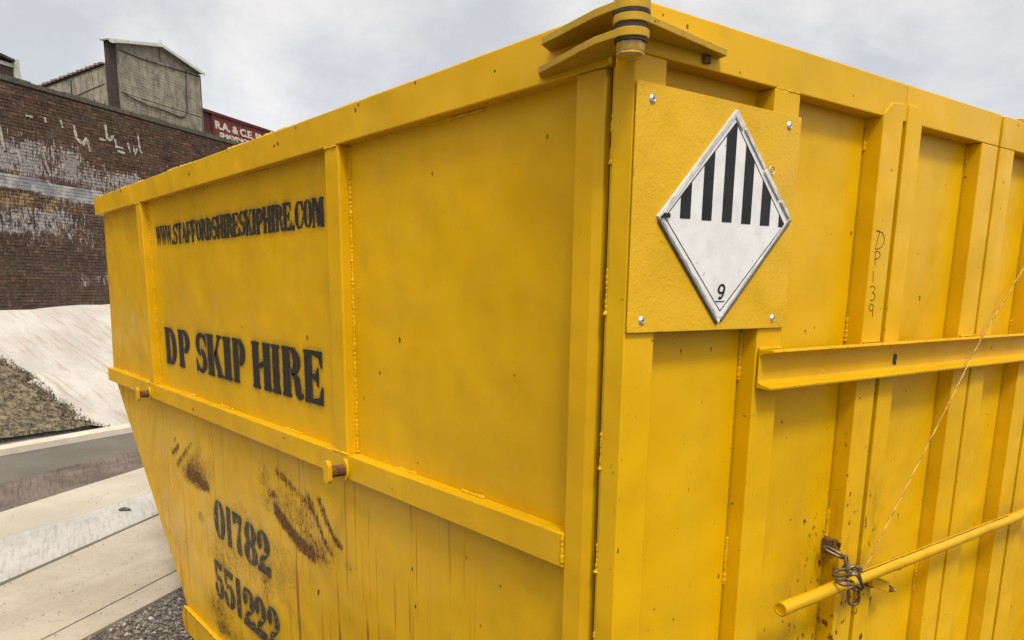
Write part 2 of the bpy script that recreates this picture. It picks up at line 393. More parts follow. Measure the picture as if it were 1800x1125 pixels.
# scrub patch at the foot of the bank
def patch_edge(n):   # right-hand limit of the scrub for a given distance up the slope
    xs = [0, .06, .61, 1.16, 1.63, 1.9]; ys = [1.25, 1.10, 1.06, 1.10, 1.02, .5]
    return float(np.interp(n, xs, ys))
def top_n(s): return 1.63 + (1.02-s)*.22
M = Mat('scrub_soil'); n = M.noise(14, 8, .75); c = M.mix(M.ramp(n, .4, .62), (.055, .045, .030), (.22, .18, .12))
SOIL = M.fin(c, .95, 0, M.bump(n, .8, .03), .1)
mb = MB(); S = np.linspace(-6, 1.3, 70); N = np.linspace(0, 1, 26); vs = []
for s in S:
    for t in N:
        tn = max(.05, min(2.4, top_n(s))) ; nn = t*tn
        lim = patch_edge(nn)+.05*math.sin(nn*17)+.03*math.sin(nn*41)
        inside = s < lim
        e = min(1, max(0, (lim-s)/.25))*min(1, (1-t)/.12+.0)
        vs.append(bankp(s, nn, -.03+.09*e + (.02*random.random() if inside else 0)))
k = len(N)
mb.add(vs, [(i*k+j, (i+1)*k+j, (i+1)*k+j+1, i*k+j+1) for i in range(len(S)-1) for j in range(k-1)], True)
mb.build('soil_patch', SOIL, kind='structure')
M = Mat('dry_grass'); rn = M.n('ShaderNodeNewGeometry').outputs['Random Per Island']
cr_ = M.n('ShaderNodeValToRGB'); M.link(rn, cr_.inputs[0])
cr_.color_ramp.elements[0].color = (.030, .022, .012, 1); cr_.color_ramp.elements[1].color = (.27, .21, .14, 1)
e = cr_.color_ramp.elements.new(.5); e.color = (.095, .070, .042, 1)
GRASS = M.fin(cr_.outputs[0], .9, spec=.15)
mb = MB()
rs = random.Random(3)
cnt = 0
while cnt < 20000:
    s = rs.uniform(-3.2, 1.25); nn = rs.uniform(0, 2.3)
    if nn > top_n(s)-.03 or s > patch_edge(nn)+rs.gauss(0, .03): continue
    p = Vector(bankp(s, nn, .05 if s < patch_edge(nn)-.1 else .005)); cnt += 1
    h = rs.uniform(.010, .036); a = rs.uniform(0, 6.28); wd = rs.uniform(.003, .009)
    t = Vector((rs.gauss(0, .02), rs.gauss(0, .02), h)); q = Vector((math.cos(a), math.sin(a), 0))*wd
    mb.add([p-q, p+q, p+t+q*.4, p+t-q*.2], [(0, 1, 2, 3)])
mb.build('grass', GRASS, label='dry brown scrub growing on the foot of the pale bank', cat='scrub', kind='stuff')

# gravel near the skip
M = Mat('gravel_stone'); rn = M.n('ShaderNodeNewGeometry').outputs['Random Per Island']
cr_ = M.n('ShaderNodeValToRGB'); M.link(rn, cr_.inputs[0])
cr_.color_ramp.elements[0].color = (.045, .038, .033, 1); cr_.color_ramp.elements[1].color = (.42, .38, .33, 1)
e = cr_.color_ramp.elements.new(.55); e.color = (.13, .11, .095, 1); e = cr_.color_ramp.elements.new(.9); e.color = (.20, .175, .15, 1)
STONE = M.fin(cr_.outputs[0], .85, 0, M.bump(M.noise(120, 3), .3, .002), .3)
mb = MB(); rs = random.Random(5)
eA, eB = Vector((-2.8807, -.4051, 0)), Vector((-3.2828, .1502, 0)); ed = (eB-eA).normalized(); en_ = Vector((ed.y, -ed.x, 0))
if en_.x < 0: en_ = -en_
cnt = 0
while cnt < 42000:
    s = rs.uniform(-1.6, 2.0); t = rs.uniform(0, 1)**1.7*2.4+rs.gauss(0, .008)
    p = eA+ed*s+en_*t
    if t < .008: continue
    cnt += 1
    r = rs.uniform(.003, .011) if rs.random() < .95 else rs.uniform(.011, .018)
    c = Vector((p.x, p.y, .052+r*.35))
    vs = [c+Vector(v)*r*rs.uniform(.7, 1.25) for v in ((1,0,0),(0,1,0),(-1,0,0),(0,-1,0))]+[c+Vector((rs.gauss(0,.2),rs.gauss(0,.2),.75))*r]
    a = rs.uniform(0, 6.28); ca, sa = math.cos(a), math.sin(a)
    vs = [c+Vector(((v-c).x*ca-(v-c).y*sa, (v-c).x*sa+(v-c).y*ca, (v-c).z)) for v in vs]
    mb.add(vs, [(0,1,4),(1,2,4),(2,3,4),(3,0,4)])
mb.build('gravel', STONE, label='loose dark gravel under and beside the yellow skip', cat='gravel', kind='stuff')
mb = MB(); rs = random.Random(77); gd = Vector((-.565, .825, 0)).normalized(); gp = Vector((-.825, -.565, 0))
for i in range(900):
    q = Vector((-3.0, -.3, 0))+gd*rs.uniform(-1.5, 3.0)+gp*(rs.random()**1.8*3.2+.03); r = rs.uniform(.0015, .0045)
    c = Vector((q.x, q.y, .088))
    mb.add([c+Vector((r, 0, 0)), c+Vector((0, r*rs.uniform(.6, 1.4), 0)), c+Vector((-r, 0, 0)), c+Vector((0, -r, 0)), c+Vector((0, 0, r*.8))], [(0,1,4),(1,2,4),(2,3,4),(3,0,4)])
mb.build('grit', plain('grit', (.04, .03, .02), (.12, .09, .06), 30, .95), label='dark grit scattered over the pale concrete slabs', cat='grit', kind='stuff')
# loose bit of debris on the ribbed slab
mb = MB(); bm = bmesh.new(); bmesh.ops.create_icosphere(bm, subdivisions=2, radius=.022)
for v in bm.verts: v.co *= random.uniform(.75, 1.2); v.co.x *= 1.9; v.co.z *= .7
mb.frombm(bm, Matrix.Translation((-4.95, .27, .098)) @ Matrix.Rotation(.9, 4, 'Z'))
mb.build('stone', plain('dark_stone', (.05, .04, .035), (.1, .08, .07), 40, .9), label='small dark stone lying on the pale ribbed concrete', cat='stone')

# ------------------------------------------------------------------ brick wall (local s along, m away, z)
WA = Vector((-20.9196, 1.8524, 0)); WW = Vector((-.5835, .8121, 0)).normalized(); WM = Vector((-.8121, -.5835, 0)).normalized()
def wp(s, m_, z): p = WA+WW*s+WM*m_; return (p.x, p.y, z)
def wbox(mb, s0, s1, m0, m1, z0, z1):
    vs = [wp(s, m_, z) for s in (s0, s1) for m_ in (m0, m1) for z in (z0, z1)]
    return mb.add(vs, [(0,1,3,2),(4,6,7,5),(0,4,5,1),(2,3,7,6),(0,2,6,4),(1,5,7,3)])
# value noise in numpy
def vnoise(seed):
    rg = np.random.RandomState(seed); T = rg.rand(64, 64)
    def f(x, y):
        xi, yi = int(math.floor(x)), int(math.floor(y)); fx, fy = x-xi, y-yi
        fx = fx*fx*(3-2*fx); fy = fy*fy*(3-2*fy); a = T[xi % 64, yi % 64]; b = T[(xi+1) % 64, yi % 64]; c = T[xi % 64, (yi+1) % 64]; d = T[(xi+1) % 64, (yi+1) % 64]
        return (a*(1-fx)+b*fx)*(1-fy)+(c*(1-fx)+d*fx)*fy
    return lambda x, y: .55*f(x, y)+.3*f(2.1*x+5, 2.1*y+9)+.15*f(4.3*x, 4.3*y)
N1, N2, N3 = vnoise(1), vnoise(2), vnoise(3)
def bumpf(x, a, b, c, d):   # trapezoid
    return max(0, min(1, (x-a)/(b-a) if b > a else 1, (d-x)/(d-c) if d > c else 1))
def brickcol(s, z, rnd):
    base = np.array([.085, .050, .036]); t = N1(s*1.3, z*2.2)
    base = base*(.40+.9*t)
    q = rnd.random()
    if q < .12: base = base*1.6
    elif q < .25: base = base*.6
    elif q < .33: base = np.array([.14, .075, .05])
    lo = bumpf(z, .5, .9, 2.1, 3.0); base = base*(1-.35*lo)+np.array([.075, .060, .052])*.35*lo
    hi = N3(s*.8+3, z*3); base = base*(1-.3*hi)+np.array([.12, .10, .08])*.3*hi*.9
    # limewash remains
    wsh = 0.0
    wsh = max(wsh, .85*bumpf(z, 3.95, 4.1, 4.7, 5.15-.07*s)*bumpf(s, -2.2, -1.2, 1.8, 3.2)*(.35+.9*N2(s*2.2, z*2.5)))
    wsh = max(wsh, .80*bumpf(z, 3.90, 4.0, 4.35, 4.75)*bumpf(s, 1.5, 2.3, 4.0, 5.4)*(.35+N2(s*3, z*3)))
    wsh = max(wsh, .72*bumpf(z, 2.55, 2.8, 3.2, 3.65)*bumpf(s, -3, -2, 1.3, 3.0)*(.35+.95*N2(s*2.2+9, z*4)))
    wsh = max(wsh, .50*bumpf(z, 1.4, 1.6, 1.75, 2.1)*bumpf(s, .2, 1.8, 3.4, 4.5)*(.4+.9*N2(s*4, z*4)))
    wsh = max(wsh, .46*bumpf(z, 1.9, 2.6, 5.0, 5.7)*(.2+N2(s*1.5, z*1.5))*bumpf(s, -8, -4, 3.5, 7))
    zb = z+.045*(s-1)
    band = bumpf(zb, 3.62+.03*math.sin(s*3), 3.68, 3.94, 4.0+.05*N2(s*3, 1))*bumpf(s, -.9, -.2, 3.9, 4.4)*(.55+.75*N3(s*2.7, 4))
    och = .8*bumpf(z, 2.95+.3*N1(s*2, 0), 3.3, 3.60, 3.85)*bumpf(s, -5, -3, 1.0, 3.0)*(.25+.95*N1(s*3, z*5))
    return base, min(1, wsh), min(1, band), min(1, och)
bw = empty('brick_wall', wp(2, 0, .8), 'tall dark brick retaining wall with flaking whitewash behind the pale bank', 'wall')
mb = MB(); wbox(mb, -14, 40, .03, .6, .5, 6.0); mb.build('mortar', plain('mortar', (.055, .045, .040), (.11, .095, .08), 30, .95, bump=.5), bw)
mb = MB(); cols = []; rs = random.Random(11)
zc = .80; row = 0
while zc < 5.98:
    s = -10 + (.1125 if row % 2 else 0); hdr = (row % 4 == 3)
    while s < 17:
        Lb = .1025 if hdr else .215
        if rs.random() > .006:
            pr = rs.gauss(0, .004) - (.012 if rs.random() < .03 else 0)
            s0, s1, z0, z1 = s+rs.uniform(0, .004), s+Lb-rs.uniform(0, .004), zc+rs.uniform(0, .003), min(5.99, zc+.065-rs.uniform(0, .003))
            c = .004
            vs = [wp(s0, .02, z0), wp(s1, .02, z0), wp(s1, .02, z1), wp(s0, .02, z1), wp(s0+c, pr, z0+c), wp(s1-c, pr, z0+c), wp(s1-c, pr, z1-c), wp(s0+c, pr, z1-c)]
            mb.add(vs, [(4,5,6,7)[::-1], (0,1,5,4)[::-1], (1,2,6,5)[::-1], (2,3,7,6)[::-1], (3,0,4,7)[::-1]])
            b, wsh, band, och = brickcol(s+Lb/2, zc+.03, rs)
            cols.append((b, wsh, band, och))
        s += Lb+.010
    zc += .075; row += 1
M = Mat('old_brick'); bc = M.attr('bcol', True)
st = M.noise(9, 6, .75, M.scaled(M.pos, (2.2, 2.2, .55))); fn = M.noise(34, 5, .7)
c = M.mix(M.mth('MULTIPLY', M.ramp(fn, .45, .7), .6), bc, (.035, .026, .024))
c = M.mix(M.mth('MULTIPLY', M.ramp(M.noise(7, 7, .78, M.scaled(M.pos, (1.6, 1.6, .8))), .52, .68), .45), c, (.24, .19, .155))
och = M.attr('och'); c = M.mix(M.ramp(M.mth('ADD', och, M.mth('MULTIPLY', M.mth('SUBTRACT', st, .5), 2.4)), .45, .85), c, (.27, .20, .10))
ws = M.attr('wsh'); c = M.mix(M.ramp(M.mth('ADD', ws, M.mth('MULTIPLY', M.mth('SUBTRACT', st, .5), 2.6)), .52, .72), c, (.40, .37, .34))
c = M.mix(M.mth('MULTIPLY', M.ramp(M.mth('ADD', ws, M.mth('MULTIPLY', M.mth('SUBTRACT', fn, .5), 2.2)), .55, .75), .5), c, (.05, .05, .065))
bn_ = M.attr('band'); c = M.mix(M.ramp(M.mth('ADD', bn_, M.mth('MULTIPLY', M.mth('SUBTRACT', st, .5), 1.8)), .42, .62), c, M.mix(M.ramp(M.noise(2.5, 3), .4, .6), (.20, .205, .21), (.38, .37, .355)))
OLDB = M.fin(c, .92, 0, M.bump(fn, .6, .01), .15)
o = mb.build('bricks', OLDB, bw, kind='stuff')
me = o.data; nf = 5
def fattr(nm, idx):
    a = me.attributes.new(nm, 'FLOAT', 'FACE'); a.data.foreach_set('value', np.repeat(np.array([q[idx] for q in cols], dtype=np.float32), nf))
for nm, i in (('wsh', 1), ('band', 2), ('och', 3)): fattr(nm, i)
a = me.attributes.new('bcol', 'FLOAT_COLOR', 'FACE')
a.data.foreach_set('color', np.repeat(np.array([[*q[0], 1] for q in cols], dtype=np.float32), nf, axis=0).ravel())
COPE = plain('mossy_coping', (.05, .045, .035), (.10, .09, .065), 12, .95, bump=.8, bd=.02)
s = -10.0; rs = random.Random(4)
src = None
while s < 17:
    mb = MB(); wbox(mb, s+.01, s+.89, -.03+rs.uniform(-.01, .01), .5, 6.0, 6.10+rs.uniform(-.012, .02)); mb.build('coping_stone', COPE, bw); s += .9
# pointing between the bricks, limewashed together with them
mb = MB(); fc = []; rs = random.Random(12); ns_, nz_ = 271, 70
vs = [wp(-10+i*.1, .007+rs.uniform(-.003, .003), .78+j*.075) for i in range(ns_) for j in range(nz_)]
fs = [(i*nz_+j, i*nz_+j+1, (i+1)*nz_+j+1, (i+1)*nz_+j) for i in range(ns_-1) for j in range(nz_-1)]
fc = [brickcol(-10+i*.1+.05, .78+j*.075+.04, rs) for i in range(ns_-1) for j in range(nz_-1)]
mb.add(vs, fs); o = mb.build('pointing', OLDB, bw)
for nm, i in (('wsh', 1), ('band', 2), ('och', 3)):
    a = o.data.attributes.new(nm, 'FLOAT', 'FACE'); a.data.foreach_set('value', np.array([q[i] for q in fc], dtype=np.float32))
a = o.data.attributes.new('bcol', 'FLOAT_COLOR', 'FACE'); a.data.foreach_set('color', np.array([[*(q[0]*.85), 1] for q in fc], dtype=np.float32).ravel())
# painted strokes left on the bricks
WP = plain('white_wall_paint', (.44, .41, .375), (.22, .19, .17), 18, .85)
def stroke(pts, wdt):
    mb = MB(); rr = random.Random(len(pts)*7+int(pts[0][0]*100)); vs = []
    P = []
    for a, b in zip(pts[:-1], pts[1:]):
        for i in range(4): P.append(((a[0]*(4-i)+b[0]*i)/4, (a[1]*(4-i)+b[1]*i)/4))
    P.append(pts[-1])
    for i, p in enumerate(P):
        q0, q1 = P[max(0, i-1)], P[min(len(P)-1, i+1)]; d = Vector((q1[0]-q0[0], q1[1]-q0[1])).normalized(); nn = Vector((-d.y, d.x))*wdt*rr.uniform(.35, 1.7)/2
        vs += [wp(p[0]+nn.x, -.014, p[1]+nn.y), wp(p[0]-nn.x, -.014, p[1]-nn.y), wp(p[0]+nn.x, -.006, p[1]+nn.y), wp(p[0]-nn.x, -.006, p[1]-nn.y)]
    fs = []
    for i in range(len(P)-1):
        a = i*4; fs += [(a, a+1, a+5, a+4), (a+2, a, a+4, a+6), (a+1, a+3, a+7, a+5)]
    mb.add(vs, fs); mb.build('paint_mark', WP, bw)
stroke([(1.10, 5.42), (1.10, 5.30)], .05); stroke([(1.55, 5.45), (1.60, 5.28)], .05); stroke([(1.95, 5.40), (2.0, 5.1), (2.2, 5.0), (2.3, 5.15), (2.38, 5.02)], .06)
stroke([(.55, 5.36), (.75, 5.36)], .05); stroke([(3.0, 5.60), (3.02, 5.28), (3.15, 5.25), (3.25, 5.40)], .06)
stroke([(2.75, 5.22), (3.0, 5.22)], .05); stroke([(3.3, 5.30), (3.32, 5.12), (3.55, 5.12)], .06); stroke([(3.35, 5.02), (3.62, 5.0)], .05)
stroke([(3.75, 5.28), (3.82, 5.05)], .05); stroke([(4.15, 5.60), (4.2, 5.15), (4.28, 5.1)], .05); stroke([(3.95, 5.25), (4.0, 5.02), (4.1, 5.2)], .05)
stroke([(2.35, 5.15), (2.4, 4.85)], .05); stroke([(4.9, 4.6), (4.95, 4.3)], .06); stroke([(-.2, 5.0), (-.1, 4.5)], .07); stroke([(0.0, 4.5), (.25, 4.55), (.28, 4.3)], .06)
# ground held up behind the wall
mb = MB(); vs = [wp(-40, .6, 5.95), wp(80, .6, 5.95), wp(80, 120, 5.95), wp(-40, 120, 5.95)]; mb.add(vs, [(0, 1, 2, 3)]); mb.build('terrain', SOIL, kind='structure')
# weeds along the wall top
M = Mat('weeds'); rn = M.n('ShaderNodeNewGeometry').outputs['Random Per Island']
WEED = M.fin(M.mix(rn, (.035, .045, .018), (.13, .12, .06)), .9, spec=.15)
mb = MB(); rs = random.Random(8)
for i in range(5200):
    s = rs.uniform(-6, 14); dens = N2(s*1.1, 3.3)
    if rs.random() > dens*1.5: continue
    p = Vector(wp(s, rs.uniform(.0, 1.2), 6.05)); h = rs.uniform(.03, .16)*(1.8 if 6.5 < s < 9.5 and rs.random() < .4 else .6 + dens)
    a = rs.uniform(0, 6.28); q = Vector((math.cos(a), math.sin(a), 0))*rs.uniform(.008, .03); t = Vector((rs.gauss(0, .05), rs.gauss(0, .05), h))
    mb.add([p-q, p+q, p+t], [(0, 1, 2)])
mb.build('weeds', WEED, label='low weeds growing along the top of the brick wall', cat='weeds', kind='stuff')

# ------------------------------------------------------------------ buildings above the wall
M = Mat('shed_sheet'); n = M.noise(6, 7, .7, M.scaled(M.pos, (1, 1, .5)))
c = M.mix(M.ramp(n, .35, .66), (.19, .168, .130), (.33, .30, .235))
c = M.mix(M.mth('MULTIPLY', M.ramp(M.noise(1.4, 5, .6), .5, .7), .5), c, (.12, .10, .085))
SHEDM = M.fin(c, .9, 0, M.bump(M.noise(40, 5, .7), .5, .01), .2)
GABLE = plain('gable_render', (.19, .17, .14), (.28, .255, .21), 5, .9, bump=.4, bd=.01)
BRN = plain('brown_brick_end', (.035, .024, .022), (.065, .045, .040), 14, .9, bump=.5, bd=.01)
TRIM = plain('pale_barge_board', (.42, .42, .38), (.55, .55, .50), 10, .7)
CABLE = plain('black_cable', (.02, .018, .016), None, 10, .6)
sh = empty('shed', wp(7.8, 2.5, 5.95), 'grey ribbed sheet shed with low gable roof standing on the brick wall top', 'shed')
S0, S1 = 5.975, 9.70
mb = MB(); mb.add([wp(S0, 2.03, 5.95), wp(S1, 2.03, 5.95), wp(S1, 2.03, 8.50), wp(7.75, 2.03, 8.86), wp(S0, 2.03, 8.47),
                   wp(S0, 2.17, 5.95), wp(S1, 2.17, 5.95), wp(S1, 2.17, 8.50), wp(7.75, 2.17, 8.86), wp(S0, 2.17, 8.47)],
                  [(0,1,2,3,4), (5,9,8,7,6), (1,6,7,2), (0,4,9,5)]); mb.build('wall', GABLE, sh)
# ribbed cladding: individual sheets made of shallow courses
rs = random.Random(2); xs = np.linspace(S0+.02, S1-.02, 10)
for a, b in zip(xs[:-1], xs[1:]):
    for zz0, zz1 in ((6.1, 7.12), (7.13, 8.30)):
        mb = MB(); z = zz0; off = rs.uniform(-.008, .008)
        t = (a-S0)/(S1-S0); ztop = zz1+ (t*.18 if zz1 > 8 else -.02*t)
        while z < ztop-.03:
            z2 = min(z+.085, ztop)
            wbox(mb, a+.006, b-.006, 1.985+off+rs.uniform(-.004, .004), 2.027, z+.006, z2); z = z2
        mb.build('cladding_sheet', SHEDM, sh)
mb = MB(); wbox(mb, S0-.34, S0-.001, 2.05, 2.16, 5.95, 8.44); mb.build('end_wall', BRN, sh, label='dark brown brick end pier')
mb = MB()
def slopebox(mb, s0, z0, s1, z1, m0, m1, t):
    vs = [wp(s0, m0, z0), wp(s1, m0, z1), wp(s1, m1, z1), wp(s0, m1, z0), wp(s0, m0, z0+t), wp(s1, m0, z1+t), wp(s1, m1, z1+t), wp(s0, m1, z0+t)]
    return mb.add(vs, [(0,3,2,1)[::-1], (4,5,6,7), (0,1,5,4), (1,2,6,5), (2,3,7,6), (3,0,4,7)])
slopebox(mb, S0-.45, 8.42, 7.75, 8.86, 1.86, 2.2, .035); slopebox(mb, 7.753, 8.86, S1+.1, 8.50, 1.86, 2.2, .035); rf = mb.build('roof', plain('roof_sheet', (.20, .19, .17), (.3, .29, .26), 8, .85), sh)
mb = MB(); slopebox(mb, S0-.45, 8.365, 7.75, 8.805, 1.83, 1.858, .085); mb.build('barge_board', TRIM, sh)
mb = MB(); slopebox(mb, 7.753, 8.805, S1+.1, 8.445, 1.83, 1.858, .085); mb.build('barge_board', TRIM, sh)
mb = MB(); mb.tube([wp(7.75, 1.9, 8.88), wp(7.75, 1.9, 9.02)], .045, 8); mb.build('finial', TRIM, sh)
mb = MB(); mb.tube([wp(7.74, 1.96, 8.8), wp(7.76, 1.96, 8.45), wp(7.80, 1.96, 8.40)], .012, 6); mb.build('downpipe', CABLE, sh)
cab = [(5.98, 7.13), (6.4, 7.05), (7.0, 6.98), (7.7, 6.98), (8.14, 6.95), (8.5, 6.92), (8.75, 6.97), (8.88, 7.1), (8.92, 7.3), (8.93, 7.7), (8.95, 8.1), (8.99, 8.45)]
mb = MB(); mb.tube([wp(a, 1.96, b) for a, b in cab], .016, 6); mb.build('cable', CABLE, sh)
mb = MB(); mb.tube([wp(a, 1.965, b) for a, b in [(6.0, 8.28), (6.8, 8.27), (7.7, 8.30), (8.7, 8.36), (9.65, 8.40)]], .014, 6); mb.build('cable', CABLE, sh)
mb = MB(); mb.tube([wp(S1+.03, 1.99, 5.96), wp(S1+.03, 1.99, 8.45)], .025, 8); mb.build('drainpipe', plain('grey_pipe', (.10, .10, .10), None, 8, .6), sh)
# lower annex seen behind the pier
an = empty('annex', wp(5.4, 4, 5.95), 'lower ribbed annex with tiled roof edge left of the grey shed', 'building')
AS = 5.62
mb = MB(); A_ = [(2.17, 5.95), (2.17, 7.79), (5.0, 7.18), (5.0, 5.95)]
mb.add([wp(AS, a, b) for a, b in A_]+[wp(AS+.34, a, b) for a, b in A_], [(0,1,2,3)[::-1], (4,5,6,7), (0,4,5,1)[::-1], (1,5,6,2)[::-1], (2,6,7,3)[::-1]]); mb.build('wall', SHEDM, an)
for a in np.arange(2.19, 4.9, .22):
    mb = MB(); h = 7.77-(a-2.17)*.212
    vs = [wp(s, m_, z) for s in (AS-.02, AS-.001) for m_ in (a, a+.205) for z in (5.97, h-.05)]
    mb.add(vs, [(0,1,3,2),(4,6,7,5),(0,4,5,1),(2,3,7,6),(0,2,6,4),(1,5,7,3)]); mb.build('cladding_sheet', SHEDM, an)
mb = MB()
for i in range(18):
    a = 2.17+i*.16; h = 7.81-(a-2.17)*.212
    vs = [wp(s, m_, z) for s in (AS-.09, AS+.35) for m_ in (a, a+.152) for z in (h, h+.045+.012*(i % 2))]
    mb.add(vs, [(0,1,3,2),(4,6,7,5),(0,4,5,1),(2,3,7,6),(0,2,6,4),(1,5,7,3)])
mb.build('roof', plain('ridge_tiles', (.14, .11, .085), (.24, .20, .15), 14, .9), an)
mb = MB(); mb.tube([wp(AS-.03, a, b) for a, b in [(2.2, 7.30), (2.9, 7.12), (3.6, 6.92), (4.2, 6.75)]], .02, 6); mb.build('band_course', GABLE, an)
mb = MB(); mb.tube([wp(AS-.04, 3.4, 6.0), wp(AS-.04, 3.4, 7.45)], .018, 6); mb.build('pipe', CABLE, an)
# rooftop hut at the far left
hu = empty('hut', wp(1.4, 2.3, 5.95), 'dark low hut with pale post at the far left above the wall', 'hut')
mb = MB(); wbox(mb, -2.0, 2.26, 2.0, 4.5, 5.95, 6.93); mb.build('wall', BRN, hu)
mb = MB(); wbox(mb, 2.27, 2.44, 1.96, 2.2, 5.95, 7.12); mb.build('post', TRIM, hu)
mb = MB(); slopebox(mb, -2.1, 7.62, 2.26, 7.02, 1.9, 4.6, .06); mb.build('roof', BRN, hu)
mb = MB(); wbox(mb, -1.9, 2.26, 1.985, 1.998, 6.90, 6.99); mb.build('window_frame', TRIM, hu)

